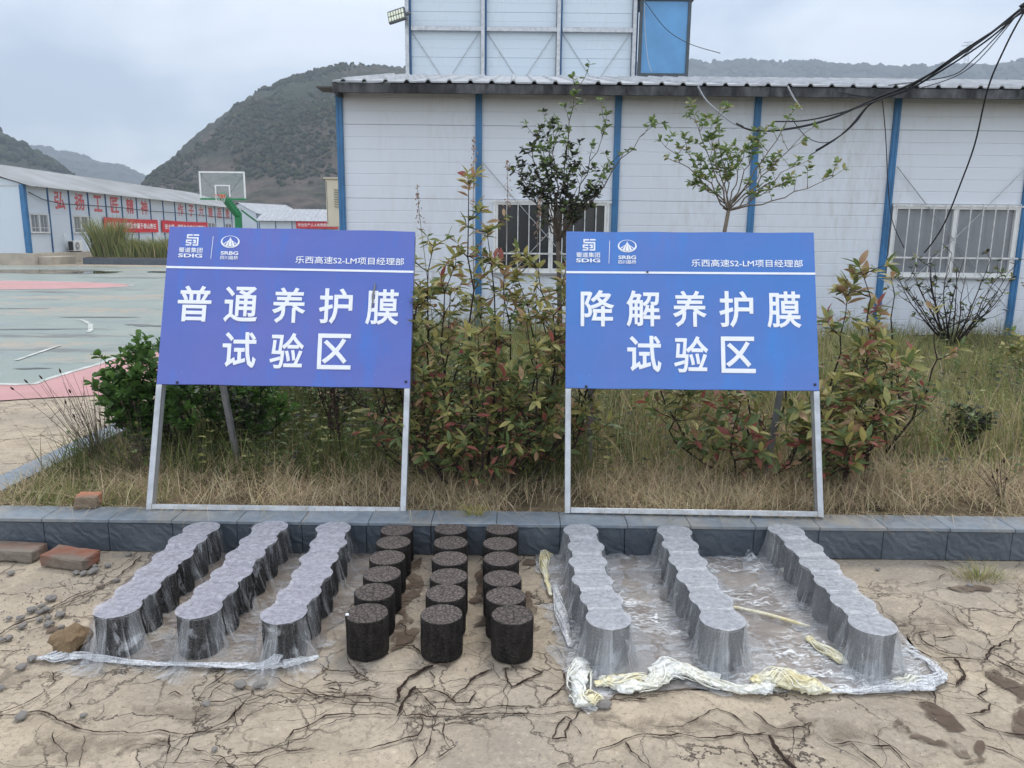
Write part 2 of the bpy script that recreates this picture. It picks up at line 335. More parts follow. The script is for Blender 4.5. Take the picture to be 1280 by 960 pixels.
# plastic film: clear sheet, milky creases with their highlights painted on as white diffuse
def film(name, alpha, streak, tintc, rough=.22, mode='side'):
    b = NB(name, rough, .45); b.base(tintc)
    if mode == 'side':
        uv = b.co('UV', (75, 4.0, 1)); n = b.noise(1, 6, .7, uv, .9); uv2 = b.co('UV', (17, 1.5, 1)); n2 = b.noise(1, 4, .6, uv2, .8); n3 = b.noise(9, 4, .6, b.co('World'))
        s = b.math('ADD', b.math('ADD', b.ramp(n, (.54, 0.), (.70, .8)), b.math('MULTIPLY', b.ramp(n2, (.5, 0.), (.7, 1.)), .45)), b.math('MULTIPLY', b.ramp(b.noise(7, 6, .7, b.co('World', (1, 1, .6), (.3, .5, .4)), 2.5), (.56, 0.), (.64, 1.)), .5)); s = b.math('MULTIPLY', s, b.ramp(n3, (.3, .35), (.65, 1.)))
        h = b.math('ADD', n, n2)
    elif mode == 'top':
        wc = b.co('World'); n = b.noise(55, 5, .65, wc, .6); n2 = b.noise(16, 4, .6, wc, .4); s = b.math('ADD', b.ramp(n, (.35, .0), (.7, 1.)), b.math('MULTIPLY', n2, .4)); h = n  # top skin: bright sky reflection painted as a pale diffuse cover
    else:
        wc = b.co('World', (1.2, 3.2, 1), (0, 0, .2)); n = b.noise(13, 7, .72, wc, 1.2); n2 = b.noise(3.2, 4, .6, b.co('World')); s = b.math('MULTIPLY', b.ramp(n, (.47, 0.), (.62, 1.)), b.ramp(n2, (.40, .10), (.62, 1.))); h = n
    f = b.math('MINIMUM', b.math('ADD', alpha, b.math('MULTIPLY', s, streak)), .97)
    b.bump(h, .5, .006)
    t = b.n('ShaderNodeBsdfTransparent'); mx = b.n('ShaderNodeMixShader'); b.l(f, mx.inputs[0]); b.l(t.outputs[0], mx.inputs[1]); b.l(b.p.outputs[0], mx.inputs[2]); b.l(mx.outputs[0], b.o.inputs[0]); M[name] = b.m
film('film_top_left', .36, .40, (.44, .43, .475), .28, 'top'); film('film_side_left', .02, .62, (.58, .59, .60))
film('film_top_right', .42, .36, (.47, .48, .50), .28, 'top'); film('film_side_right', .24, .52, (.54, .55, .56)); film('film_fold_right', .06, .62, (.60, .61, .61))
film('film_ground_left', .02, .50, (.60, .58, .55), .4, 'g'); film('film_ground_right', .10, .95, (.78, .79, .79), .4, 'g')
def bunch(name, c1, c2, al):
    b = NB(name, .4, .4); n = b.noise(14, 5, .6, b.co('World')); n2 = b.noise(70, 5, .7, b.co('World', (1, 1, 1)), .8); b.base(b.mix(b.ramp(n, (.42, 0.), (.62, 1.)), c1, c2))
    f = b.ramp(n2, (.32, al), (.6, .97)); b.bump(n2, .35, .006)
    t = b.n('ShaderNodeBsdfTransparent'); mx = b.n('ShaderNodeMixShader'); b.l(f, mx.inputs[0]); b.l(t.outputs[0], mx.inputs[1]); b.l(b.p.outputs[0], mx.inputs[2]); b.l(mx.outputs[0], b.o.inputs[0]); M[name] = b.m
bunch('bunch_white', (.80, .80, .76), (.80, .78, .66), .42); bunch('bunch_yellow', (.82, .79, .64), (.76, .67, .38), .6); bunch('bunch_clear', (.70, .71, .72), (.74, .74, .74), .2)
simple('yellow_cord', (.62, .52, .24), .6, .3)
b = NB('clear_board', .1, .5); b.base((.55, .62, .60)); t = b.n('ShaderNodeBsdfTransparent'); mx = b.n('ShaderNodeMixShader'); mx.inputs[0].default_value = .16
b.l(t.outputs[0], mx.inputs[1]); b.l(b.p.outputs[0], mx.inputs[2]); b.l(mx.outputs[0], b.o.inputs[0]); M['clear_board'] = b.m
# text: solid letters from the built-in font
_tc = {}
def text_mesh(body, bold=.0, depth=.02):
    k = (body, bold)
    if k in _tc: return _tc[k]
    cu = bpy.data.curves.new('text', 'FONT'); cu.body = body; cu.size = 1; cu.resolution_u = 3; cu.extrude = depth; cu.bevel_depth = bold; cu.bevel_resolution = 0
    o = bpy.data.objects.new('text', cu); COL.objects.link(o); bpy.context.view_layer.update()
    me = bpy.data.meshes.new_from_object(o.evaluated_get(bpy.context.evaluated_depsgraph_get())); bpy.data.objects.remove(o); bpy.data.curves.remove(cu)
    V = np.empty(len(me.vertices)*3, np.float32); me.vertices.foreach_get('co', V); V = V.reshape(-1, 3)
    _tc[k] = (me, V.min(0), V.max(0)); return _tc[k]
def put_text(name, body, mat, parent, cx, cz, w, h, y, bold=0., depth=.0012):
    """letters filling a w x h rectangle centred on (cx, cz), standing in the plane y, read from -y"""
    me, lo, hi = text_mesh(body, bold); me = me.copy(); me.name = name
    V = np.empty(len(me.vertices)*3, np.float32); me.vertices.foreach_get('co', V); V = V.reshape(-1, 3)
    q = (V-(lo+hi)/2)/(hi-lo); P = np.stack([q[:, 0]*w, -q[:, 2]*depth, q[:, 1]*h], 1)
    me.vertices.foreach_set("co", P.astype(np.float32).ravel()); me.materials.clear(); me.materials.append(mat); me.update()
    return link(name, me, parent, (cx, y, cz))
CRACKS=[(5,[(-1.585,2.068),(-1.55,2.08),(-1.491,2.099),(-1.453,2.107),(-1.402,2.088),(-1.34,2.055),(-1.286,2.028),(-1.227,2.01),(-1.159,2.011),(-1.087,2.005),(-1.039,2.022),(-0.999,2.009),(-0.948,2.001),(-0.899,2.018),(-0.859,2.058),(-0.835,2.151),(-0.819,2.214)]),
(4,[(-1.585,2.08),(-1.561,2.097),(-1.517,2.14),(-1.492,2.196),(-1.49,2.267),(-1.537,2.321)]),
(3,[(-1.452,2.129),(-1.43,2.203),(-1.418,2.289),(-1.355,2.317),(-1.258,2.326),(-1.175,2.335)]),
(3,[(-1.386,2.154),(-1.37,2.204),(-1.376,2.256),(-1.314,2.284)]),
(5,[(-0.981,2.167),(-0.986,2.237),(-0.961,2.29),(-0.951,2.325)]),
(4,[(-0.954,2.174),(-0.949,2.237),(-0.918,2.298),(-0.85,2.306)]),
(5,[(-0.964,2.161),(-0.898,2.163),(-0.858,2.194),(-0.819,2.214)]),
(3,[(-0.998,2.006),(-0.972,1.949),(-0.956,1.889),(-0.936,1.824)]),
(3,[(-0.935,1.996),(-0.931,1.929),(-0.931,1.871)]),
(4,[(-0.902,1.94),(-0.843,1.911),(-0.8,1.902),(-0.76,1.864),(-0.731,1.818)]),
(4,[(-0.818,1.863),(-0.8,1.902),(-0.723,1.928)]),
(7,[(-1.877,2.509),(-1.868,2.559),(-1.86,2.627),(-1.812,2.691),(-1.796,2.785),(-1.768,2.865),(-1.709,2.951),(-1.681,3.029),(-1.679,3.146),(-1.687,3.271)]),
(5,[(-1.79,2.776),(-1.741,2.836),(-1.707,2.929),(-1.679,3.006)]),
(4,[(-1.794,2.448),(-1.741,2.441),(-1.706,2.465)]),
(3,[(-1.218,1.857),(-1.248,1.914),(-1.324,1.974),(-1.345,2.017)]),
(3,[(-1.183,1.857),(-1.22,1.935),(-1.248,1.997)]),
(4,[(-1.09,2.196),(-1.076,2.216),(-1.043,2.191)]),
(6,[(-1.359,2.118),(-1.365,2.136),(-1.379,2.154)]),
(5,[(-0.764,1.925),(-0.706,1.926),(-0.649,1.971),(-0.639,2.027),(-0.587,2.06),(-0.562,2.099),(-0.495,2.109),(-0.439,2.103),(-0.341,2.101),(-0.287,2.106),(-0.162,2.1),(-0.051,2.117),(0.06,2.121)]),
(4,[(-0.705,1.829),(-0.7,1.87),(-0.686,1.902),(-0.637,1.932),(-0.557,1.943)]),
(3,[(-0.634,1.941),(-0.641,1.976),(-0.594,1.987),(-0.575,2.013),(-0.523,2.078),(-0.459,2.101)]),
(14,[(-0.26,2.386),(-0.302,2.344),(-0.335,2.31),(-0.356,2.245),(-0.354,2.184)]),
(13,[(-0.306,2.259),(-0.327,2.196),(-0.336,2.137),(-0.342,2.103)]),
(4,[(-0.361,2.184),(-0.458,2.206),(-0.572,2.198),(-0.69,2.208),(-0.761,2.225),(-0.809,2.176),(-0.868,2.139)]),
(4,[(-0.334,2.143),(-0.45,2.164),(-0.588,2.204),(-0.684,2.239),(-0.803,2.315)]),
(3,[(-0.345,2.125),(-0.419,2.147),(-0.513,2.157),(-0.566,2.174)]),
(4,[(-0.273,2.104),(-0.257,2.06),(-0.268,2.007),(-0.336,1.976),(-0.409,1.945),(-0.463,1.927)]),
(5,[(-0.213,2.094),(-0.228,2.008),(-0.239,1.928),(-0.27,1.876),(-0.283,1.835)]),
(4,[(-0.198,2.089),(-0.186,1.988),(-0.166,1.949),(-0.198,1.91)]),
(5,[(-0.56,2.409),(-0.513,2.333),(-0.469,2.301),(-0.515,2.268),(-0.575,2.273),(-0.609,2.259)]),
(6,[(-0.012,2.37),(-0.004,2.29),(0.011,2.258),(0.064,2.304)]),
(6,[(-0.058,2.362),(-0.117,2.314),(-0.143,2.249),(-0.182,2.187),(-0.167,2.169),(-0.124,2.17),(-0.105,2.225),(-0.113,2.237)]),
(9,[(-0.058,2.362),(-0.103,2.327),(-0.131,2.287)]),
(4,[(-0.304,2.246),(-0.239,2.247),(-0.249,2.311),(-0.272,2.351)]),
(4,[(-0.304,2.246),(-0.261,2.185),(-0.227,2.133),(-0.136,2.135),(0.061,2.155)]),
(4,[(-0.268,2.247),(-0.214,2.223),(-0.182,2.187)]),
(5,[(-0.428,2.515),(-0.346,2.509),(-0.316,2.464)]),
(4,[(-0.41,2.67),(-0.381,2.587),(-0.326,2.548)]),
(5,[(-0.16,2.513),(-0.128,2.537),(-0.071,2.53)]),
(4,[(-0.657,2.393),(-0.615,2.345),(-0.567,2.339),(-0.512,2.327)]),
(10,[(-0.59,2.241),(-0.55,2.229),(-0.524,2.242)]),
(4,[(-0.186,2.062),(-0.132,2.073),(-0.092,2.096)]),
(5,[(0.24,1.906),(0.258,1.954),(0.299,1.97),(0.342,2.001),(0.399,2.025),(0.452,2.02),(0.508,2.031),(0.564,2.011),(0.61,2.01),(0.683,2.032),(0.722,2.027),(0.772,2.039)]),
(5,[(0.341,1.991),(0.354,1.946),(0.395,1.885),(0.405,1.836)]),
(4,[(0.433,2.065),(0.528,2.064),(0.588,2.112),(0.655,2.155),(0.69,2.13),(0.719,2.065),(0.739,2.041)]),
(14,[(0.776,2.028),(0.777,1.972),(0.789,1.915),(0.799,1.888),(0.8,1.824)]),
(4,[(0.697,2.022),(0.695,1.961),(0.706,1.895)]),
(4,[(0.764,2.143),(0.791,2.077),(0.812,2.055),(0.884,2.067),(0.927,2.09),(0.878,2.014)]),
(6,[(0.13,1.997),(0.147,2.055),(0.177,2.105),(0.193,2.088),(0.169,2.034),(0.17,2.003),(0.13,1.997)]),
(4,[(0.011,2.153),(0.096,2.155),(0.156,2.228),(0.189,2.279)]),
(3,[(0.011,2.113),(0.115,2.115),(0.221,2.134)]),
(6,[(0.01,2.263),(0.055,2.302),(0.113,2.343),(0.08,2.377)]),
(5,[(0.142,2.556),(0.182,2.472),(0.199,2.372),(0.186,2.292)]),
(3,[(0.221,2.134),(0.189,2.077),(0.218,2.014)]),
(3,[(0.312,2.188),(0.414,2.202),(0.522,2.234),(0.628,2.28)]),
(8,[(0.4,2.202),(0.421,2.2),(0.443,2.199)]),
(4,[(0.137,1.881),(0.176,1.9),(0.187,1.924)]),
(10,[(1.426,2.576),(1.466,2.52),(1.505,2.467),(1.572,2.468),(1.634,2.462),(1.696,2.455)]),
(8,[(1.688,2.455),(1.772,2.55),(1.853,2.585),(1.874,2.61)]),
(5,[(1.898,3.272),(1.972,3.211),(1.993,3.175)]),
(3,[(1.68,3.03),(1.795,3.077),(1.869,3.102),(1.934,3.162)]),
(9,[(1.434,2.308),(1.489,2.295),(1.549,2.351),(1.571,2.423),(1.576,2.46)]),
(6,[(1.362,2.19),(1.389,2.254),(1.372,2.28)]),
(6,[(1.431,2.143),(1.516,2.162),(1.539,2.193),(1.528,2.243),(1.575,2.27),(1.596,2.31)]),
(6,[(1.432,2.131),(1.448,2.074),(1.502,2.047),(1.562,2.043)]),
(4,[(0.952,1.99),(1.005,2.002),(1.065,1.982),(1.113,1.983),(1.125,1.912),(1.127,1.865)]),
(5,[(1.005,2.002),(1.014,1.96),(1.04,1.901),(1.038,1.854)]),
(3,[(0.834,2.064),(0.879,2.07),(0.908,2.054),(0.871,2.01)]),
(6,[(1.54,2.637),(1.589,2.655),(1.588,2.604),(1.672,2.614)]),
(5,[(1.54,2.637),(1.526,2.586),(1.547,2.514),(1.61,2.476)]),
(3,[(1.688,2.986),(1.736,2.893),(1.746,2.776),(1.761,2.676)]),
(3,[(1.877,2.635),(1.95,2.707),(2.017,2.754),(2.083,2.783)]),
(4,[(1.609,2.709),(1.686,2.702)]),
(8,[(1.717,2.448),(1.741,2.397),(1.762,2.355)]),
(3,[(1.089,2.035),(1.119,1.983),(1.143,1.923),(1.168,1.894)]),
(4,[(1.395,1.987),(1.437,1.967),(1.465,1.918)])]
STAINS=[[(1.619,2.395),(1.676,2.396),(1.697,2.354),(1.725,2.313),(1.772,2.3),(1.701,2.196),(1.652,2.201),(1.647,2.239),(1.646,2.298),(1.607,2.311),(1.605,2.352)],
[(1.184,2.092),(1.208,2.104),(1.213,2.059),(1.242,2.021),(1.298,2.022),(1.352,2.007),(1.343,1.935),(1.319,1.94),(1.298,1.985),(1.269,2.006),(1.217,2),(1.189,2.026),(1.174,2.058)],
[(1.209,2.106),(1.245,2.122),(1.325,2.135),(1.328,2.199),(1.366,2.19),(1.391,2.136),(1.39,2.079),(1.352,2.056),(1.32,2.061),(1.306,2.1),(1.251,2.105)],
[(1.505,2.064),(1.623,2.158),(1.668,2.159),(1.568,2.011),(1.525,2.01),(1.502,2.026)],
[(0.793,1.947),(0.81,1.917),(0.805,1.879),(0.756,1.878)],
[(1.337,1.935),(1.387,2.008),(1.388,1.987),(1.383,1.956),(1.338,1.916),(1.28,1.896),(1.298,1.915)]]
CYL=[[(-1.379,2.474),(-1.381,2.625),(-1.383,2.777),(-1.385,2.928),(-1.387,3.079),(-1.389,3.23)],
[(-1.093,2.475),(-1.091,2.626),(-1.088,2.776),(-1.086,2.927),(-1.083,3.078),(-1.081,3.229)],
[(-0.786,2.444),(-0.775,2.598),(-0.767,2.757),(-0.782,2.912),(-0.778,3.065),(-0.799,3.237)],
[(-0.502,2.476),(-0.503,2.623),(-0.503,2.79),(-0.508,2.947),(-0.508,3.111),(-0.515,3.254)],
[(-0.239,2.47),(-0.238,2.623),(-0.239,2.772),(-0.249,2.938),(-0.259,3.1),(-0.271,3.261)],
[(0.01,2.469),(-0.015,2.61),(-0.029,2.756),(-0.037,2.939),(-0.045,3.102),(-0.038,3.263)],
[(0.343,2.431),(0.336,2.579),(0.316,2.729),(0.316,2.893),(0.325,3.062),(0.317,3.239)],
[(0.738,2.434),(0.739,2.591),(0.727,2.76),(0.729,2.923),(0.73,3.079),(0.743,3.251)],
[(1.247,2.411),(1.253,2.577),(1.256,2.737),(1.256,2.897),(1.262,3.075),(1.249,3.26)]]
FILM_LEFT=[(-1.585,2.381),(-1.496,2.444),(-1.602,2.707),(-1.624,2.945),(-1.65,3.408),(-1.472,3.3),(-1.248,3.297),(-1.026,3.293),(-0.632,3.322),(-0.617,3.124),(-0.614,2.896),(-0.63,2.696),(-0.668,2.548),(-0.673,2.429),(-0.731,2.377),(-0.833,2.351),(-1.153,2.369),(-1.443,2.374)]
FILM_RIGHT=[(0.193,2.175),(0.247,2.122),(0.293,2.156),(0.348,2.229),(0.588,2.26),(0.793,2.246),(1.004,2.25),(1.117,2.269),(1.276,2.272),(1.43,2.302),(1.478,2.37),(1.479,2.508),(1.469,2.602),(1.443,2.838),(1.436,3.174),(1.36,3.354),(1.231,3.36),(0.233,3.344),(0.113,3.341),(0.123,3.183),(0.176,2.95),(0.23,2.566),(0.19,2.355)]
STONES=[(-1.843, 2.833, 0.02), (-1.845, 2.774, 0.012), (-1.81, 2.746, 0.014), (-1.865, 2.74, 0.016), (-1.825, 2.727, 0.012), (-1.91, 2.676, 0.011), (-1.868, 2.677, 0.014), (-1.787, 2.668, 0.013), (-1.764, 2.686, 0.011), (-1.73, 2.707, 0.016), (-1.822, 2.619, 0.014), (-1.734, 2.633, 0.016), (-1.673, 2.614, 0.011), (-1.638, 2.584, 0.014), (-1.635, 2.527, 0.014), (-1.816, 2.532, 0.014), (-1.837, 2.518, 0.012), (-1.645, 2.394, 0.016), (-1.65, 2.34, 0.015), (-1.642, 2.222, 0.012), (-1.482, 2.076, 0.017), (-1.879, 3.077, 0.013), (-1.814, 3.09, 0.018), (-1.846, 3.071, 0.014), (-1.878, 3.141, 0.016), (-1.834, 3.142, 0.013), (-1.783, 3.151, 0.014), (-1.669, 3.007, 0.013), (-2.152, 3.063, 0.015), (-1.751, 3.27, 0.012), (-0.878, 2.252, 0.018), (-0.948, 2.15, 0.012), (-0.84, 1.937, 0.009), (-1.299, 2.087, 0.009)]
STONES2=[(0.655, 3.236, 0.007), (0.637, 3.13, 0.01), (0.623, 3.018, 0.01), (0.628, 2.945, 0.009), (0.634, 2.885, 0.018), (0.631, 2.833, 0.016), (0.65, 2.64, 0.014), (0.646, 2.584, 0.01), (0.653, 2.545, 0.014), (0.301, 2.16, 0.02), (-0.815, 2.257, 0.017), (1.974, 3.044, 0.011), (1.654, 3.204, 0.009), (0.257, 2.176, 0.014)]
BIG=(420,[(-29.29,-0.44),(-26.83,1.54),(-25.7,2.81),(-24.75,4.02),(-23.47,4.99),(-22.15,6.33),(-20.58,7.54),(-18.99,8.8),(-17.39,9.75),(-15.25,10.63),(-13.09,11.31),(-11.45,11.6),(-8.14,11.64),(-2.51,11.39),(4.34,10.39),(14.45,8.14)])
RIDGE=(1300,[(-4.78,11.23),(3.17,11.74),(8.78,11.88),(12.06,11.99),(14.22,11.76),(16.32,11.87),(17.88,11.69),(19.42,11.5),(20.41,11.49),(21.92,11.15),(23.35,11.2),(24.8,10.81),(26.63,10.76),(28.83,10.8),(30.54,10.59),(32.17,10.61),(36.76,10.27),(43.3,9.88)])
LEFTNEAR=(500,[(-43.06,9.16),(-38.41,7.82),(-32.97,6.04),(-32.21,5.5),(-31.44,4.8),(-30.64,4.32),(-29.82,3.73),(-28.57,2.8),(-26.83,1.54),(-24.54,0.13)])
LEFTFAR=(1100,[(-43.17,8.39),(-36.73,6.95),(-33,5.81),(-31.82,5.29),(-30.56,5.14),(-29.28,4.88),(-28.41,4.69),(-27.52,4.49),(-26.61,4.38),(-25.71,3.92),(-25.02,3.55),(-23.64,2.51),(-21.47,1.24),(-17.86,0.21)])
# ---------------------------------------------------------------- the ground
def sheet(name, pts, z, mat):
    bm = bmesh.new(); bm.faces.new([bm.verts.new((x, y, z)) for x, y in pts]); bmesh.ops.triangulate(bm, faces=bm.faces[:])
    me = bpy.data.meshes.new(name); bm.normal_update()
    if sum(f.normal.z for f in bm.faces) < 0: bmesh.ops.reverse_faces(bm, faces=bm.faces[:])
    bm.to_mesh(me); bm.free(); me.materials.append(mat); return tag(link(name, me), kind='structure')
def rough_edge(pts, amp=.02, step=.04, seed=0):
    q = []
    for i in range(len(pts)):
        a = Vector(pts[i]); b_ = Vector(pts[(i+1) % len(pts)]); n = max(1, int((b_-a).length/step))
        for k in range(n):
            p = a.lerp(b_, k/n); q.append((p.x+amp*fbm(p.x*9+seed, p.y*9), p.y+amp*fbm(p.x*9, p.y*9+seed+5)))
    return q
# earth plain out to the hills, the cracked forecourt and the sports court
sheet('ground', [(-1600, -30), (1600, -30), (1600, 1700), (-1600, 1700)], -.06, M['earth'])
g = MB(); nx, ny = 150, 70
for j in range(ny+1):
    for i in range(nx+1):
        x = -4.5+9*i/nx; y = .4+4*j/ny; g.v.append((x, y, .006*fbm(x*1.2, y*1.2)-.004))
g.f = [[j*(nx+1)+i, j*(nx+1)+i+1, (j+1)*(nx+1)+i+1, (j+1)*(nx+1)+i] for j in range(ny) for i in range(nx)]; g.m = [0]*len(g.f)
tag(g.build('forecourt', M['forecourt'], smooth=True), kind='structure')
sheet('pavement', [(-60, -4), (60, -4), (60, .39), (-60, .39)], -.01, M['forecourt'])
sheet('pavement', [(-60, .39), (-4.49, .39), (-4.49, 4.38), (-2.8, 4.38), (-2.8, 60), (-60, 60)], -.008, M['forecourt'])
sheet('pavement', [(4.49, .39), (60, .39), (60, 4.38), (12, 4.38), (4.49, 4.38)], -.008, M['forecourt'])
edge = [(-60, 6.9), (-14, 7.2), (-4.97, 7.234), (-4.807, 7.223), (-4.647, 7.252), (-4.68, 7.527), (-4.677, 7.945), (-4.656, 8.412), (-4.73, 9.053), (-4.628, 9.885), (-4.5, 13), (-4.2, 34.6), (-60, 34.6)]
sheet('court_surface', edge, -.002, M['court_green'])
sheet('court_border', [(-60, 6.2), (-4.506, 6.5), (-4.156, 6.655), (-3.4, 6.9), (-3.3, 30), (-4.22, 30), (-4.52, 13), (-4.648, 9.885), (-4.75, 9.053), (-4.676, 8.412), (-4.697, 7.945), (-4.70, 7.527), (-4.667, 7.24), (-4.807, 7.215), (-4.97, 7.226), (-14, 7.19), (-60, 6.88)], .002, M['court_pink'])
def line(pts, w, z, name, mat):
    m = MB(); P = [Vector((*p, z)) for p in pts]; vs = []
    for i, p in enumerate(P):
        t = (P[min(i+1, len(P)-1)]-P[max(i-1, 0)]).normalized(); n = Vector((-t.y, t.x, 0))*w/2; vs += [p-n, p+n]
    m.add(vs, [(2*i, 2*i+2, 2*i+3, 2*i+1) for i in range(len(P)-1)])
    return tag(m.build(name, mat), kind='structure')
line(edge[0:11], .07, .006, 'court_line', M['court_white'])
cc = [(-15.2+4.35*math.cos(t), 21.4+1.9*math.sin(t)) for t in [2*math.pi*k/72 for k in range(72)]]
sheet('court_circle', cc, .003, M['court_pink'])
line([(-15.2+4.42*math.cos(t), 21.4+1.95*math.sin(t)) for t in [2*math.pi*k/72 for k in range(73)]], .06, .007, 'court_line', M['court_white'])
line([(-7.353, 12.875), (-7.2, 12.74), (-7.055, 12.531), (-6.8, 12.2), (-6.634, 11.883), (-6.42, 11.5), (-6.3, 11.2)], .07, .006, 'court_line', M['court_white'])
line([(-5.72, 8.65), (-5.736, 8.741), (-5.815, 9.171), (-5.928, 9.863)], .05, .006, 'court_line', M['court_white'])
for pd in ([(-20.6, 30.4), (-17.6, 30.7), (-15.3, 29.6), (-14.8, 28.3), (-16.5, 27.7), (-18.6, 27.8), (-20.2, 28.6)], [(-14.2, 30.2), (-12.2, 30.8), (-11.6, 29.9), (-12.8, 29.2), (-14.0, 29.3)]):
    sheet('puddle', rough_edge(pd, .35, .25, 3), .005, M['water'])
for k, (x0, y0, x1, y1, w) in enumerate([(-7.9, 13.3, -6.6, 13.4, .14), (-6.1, 13.9, -4.7, 14.3, .22), (-9.0, 11.3, -6.3, 11.7, .10), (-6.5, 15.2, -4.6, 16.6, .12), (-7.6, 9.1, -6.4, 9.2, .08), (-5.4, 8.1, -5.0, 8.15, .06), (-12, 14.4, -9, 14.8, .12), (-13.8, 33.5, -9.4, 33.0, .5), (-9.8, 25.5, -8.5, 25.4, .15), (-6.3, 12.3, -5.6, 12.1, .2)]):
    q = [(x0+(x1-x0)*t, y0+(y1-y0)*t-w*(math.sin(math.pi*t)*.5+.1)) for t in np.linspace(0, 1, 9)] + [(x0+(x1-x0)*t, y0+(y1-y0)*t+w*(math.sin(math.pi*t)*.5+.1)) for t in np.linspace(1, 0, 9)]
    sheet('damp_patch', rough_edge(q, w*.4, .12, k), .004, M['wet_streak'])
# cracks of the forecourt: dirt-filled fissures of their own width
def fissure(m, w, pts, seed, dz=0, wob=1):
    P = [Vector((*p, 0)) for p in pts]; Q = []
    for i in range(len(P)-1):
        d = P[i+1]-P[i]; n = max(2, int(d.length/.012)); nm = Vector((-d.y, d.x, 0))
        for k in range(n):
            t = k/n; p = P[i].lerp(P[i+1], t); am = min(.016, d.length*.14)
            Q.append(p+nm.normalized()*am*fbm(p.x*16+seed, p.y*16, seed, 4)*math.sin(math.pi*t)**.5)
    Q.append(P[-1]); vs = []; N = len(Q)
    for i, p in enumerate(Q):
        t = (Q[min(i+1, N-1)]-Q[max(i-1, 0)]).normalized(); n = Vector((-t.y, t.x, 0))
        ww = w*.001*(.72+.8*wob*fbm(p.x*16, p.y*16, seed+3))*min(1, .3+14*min(i, N-1-i)/N)
        ww = max(.0008, ww); z = .0035+dz+.0002*(seed % 7)
        vs += [p-n*ww*.5*(1+.5*fbm(p.x*50, p.y*50, 9))+Vector((0, 0, z)), p+n*ww*.5*(1+.5*fbm(p.x*50, p.y*50, 2))+Vector((0, 0, z))]
    m.add(vs, [(2*i, 2*i+2, 2*i+3, 2*i+1) for i in range(N-1)])
m = MB()
for k, (w, pts) in enumerate(CRACKS): fissure(m, w*1.2, pts, k)
hal = MB()
for k, (w, pts) in enumerate(CRACKS):
    if w >= 4: fissure(hal, w*3.0, pts, k, -.001, 1.2)
rr = random.Random(3)
for k in range(60):                       # short hairlines branching about
    w, pts = rr.choice(CRACKS); x, y = rr.choice(pts); a = rr.uniform(0, 6.28); q = [(x, y)]
    for i in range(rr.randint(3, 6)): a += rr.uniform(-.6, .6); l = rr.uniform(.03, .08); q.append((q[-1][0]+l*math.cos(a), q[-1][1]+l*.8*math.sin(a)))
    fissure(m, rr.uniform(1.4, 2.6), q, 100+k)
tag(m.build('ground_crack', M['crack']), kind='structure'); tag(hal.build('ground_crack', M['crack_edge']), kind='structure')
for k, q in enumerate(STAINS): sheet('damp_patch', rough_edge(q, .035, .012, k*3), .0022+.0003*k, M['damp'])
sheet('damp_patch', rough_edge([(x*1.0, y) for x, y in FILM_LEFT], .03, .03, 2), .0016, M['damp_film'])
sheet('damp_patch', rough_edge(FILM_RIGHT, .03, .03, 4), .0018, M['damp_film'])
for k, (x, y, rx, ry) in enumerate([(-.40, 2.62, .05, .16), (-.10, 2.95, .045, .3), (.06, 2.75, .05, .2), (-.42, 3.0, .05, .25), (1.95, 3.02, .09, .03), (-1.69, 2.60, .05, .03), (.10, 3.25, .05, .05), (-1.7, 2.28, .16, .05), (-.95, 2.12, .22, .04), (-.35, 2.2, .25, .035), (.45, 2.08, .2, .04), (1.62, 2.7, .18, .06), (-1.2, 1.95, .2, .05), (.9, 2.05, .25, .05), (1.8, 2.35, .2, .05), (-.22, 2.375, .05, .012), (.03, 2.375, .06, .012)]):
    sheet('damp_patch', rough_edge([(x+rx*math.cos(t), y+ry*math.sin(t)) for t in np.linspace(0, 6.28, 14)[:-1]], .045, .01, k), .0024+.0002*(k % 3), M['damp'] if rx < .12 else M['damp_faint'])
# ---------------------------------------------------------------- planter: soil bed in a low wall clad with slate tiles
g = MB(); nx, ny = 60, 60
for j in range(ny+1):
    for i in range(nx+1):
        x = -2.62+14.6*i/nx; y = 3.46+7.1*j/ny; g.v.append((x, y, .105+.05*fbm(x*.9, y*.9)+.012*(y-3.4)))
g.f = [[j*(nx+1)+i, j*(nx+1)+i+1, (j+1)*(nx+1)+i+1, (j+1)*(nx+1)+i] for j in range(ny) for i in range(nx)]; g.m = [0]*len(g.f)
tag(g.build('planting_soil', M['soil'], smooth=True), kind='structure')
kb = tag(empty('planter_wall', (0, 3.4, 0)), 'low planter wall clad in dark slate tiles, along the back of the forecourt', 'planter wall')
m = MB(); m.box(-2.745, 9, 3.335-3.4, 3.475-3.4, -.05, .136); m.box(-2.745, -2.60, 3.475-3.4, 7.2, -.05, .136); m.build('wall_core', M['stone_grey'], kb)
def tile(name, x0, x1, y0, y1, z0, z1, mat, jit):
    bmx = MB(); bmx.bbox(x0+.0012, x1-.0012, y0, y1, z0, z1, .002); o = bmx.build(name, mat, kb)
    o.location = (0, rr.uniform(-jit, jit), rr.uniform(-jit, jit)); return o
x = -2.755; k = 0
while x < 8.6:
    w = .2985; o = tile('front_tile', x, x+w, 3.318-3.4, 3.3345-3.4, 0, .1375, M['slate'], .0015)
    x += w
x = -2.755; k = 0
while x < 8.6:
    w = [.30, .295, .31, .29][k % 4]; k += 1; tile('top_tile', x, x+w, 3.312-3.4, 3.480-3.4, .140, .157, M['slate_top'], .0012); x += w
y = 3.482
while y < 10.2:
    tile('top_tile', -2.768, -2.60, y-3.4, y+.3-3.4, .140, .157, M['slate_top'], .0012); tile('side_tile', -2.764, -2.747, y-3.4+.002, y+.298-3.4, 0, .1375, M['slate'], .001); y += .3
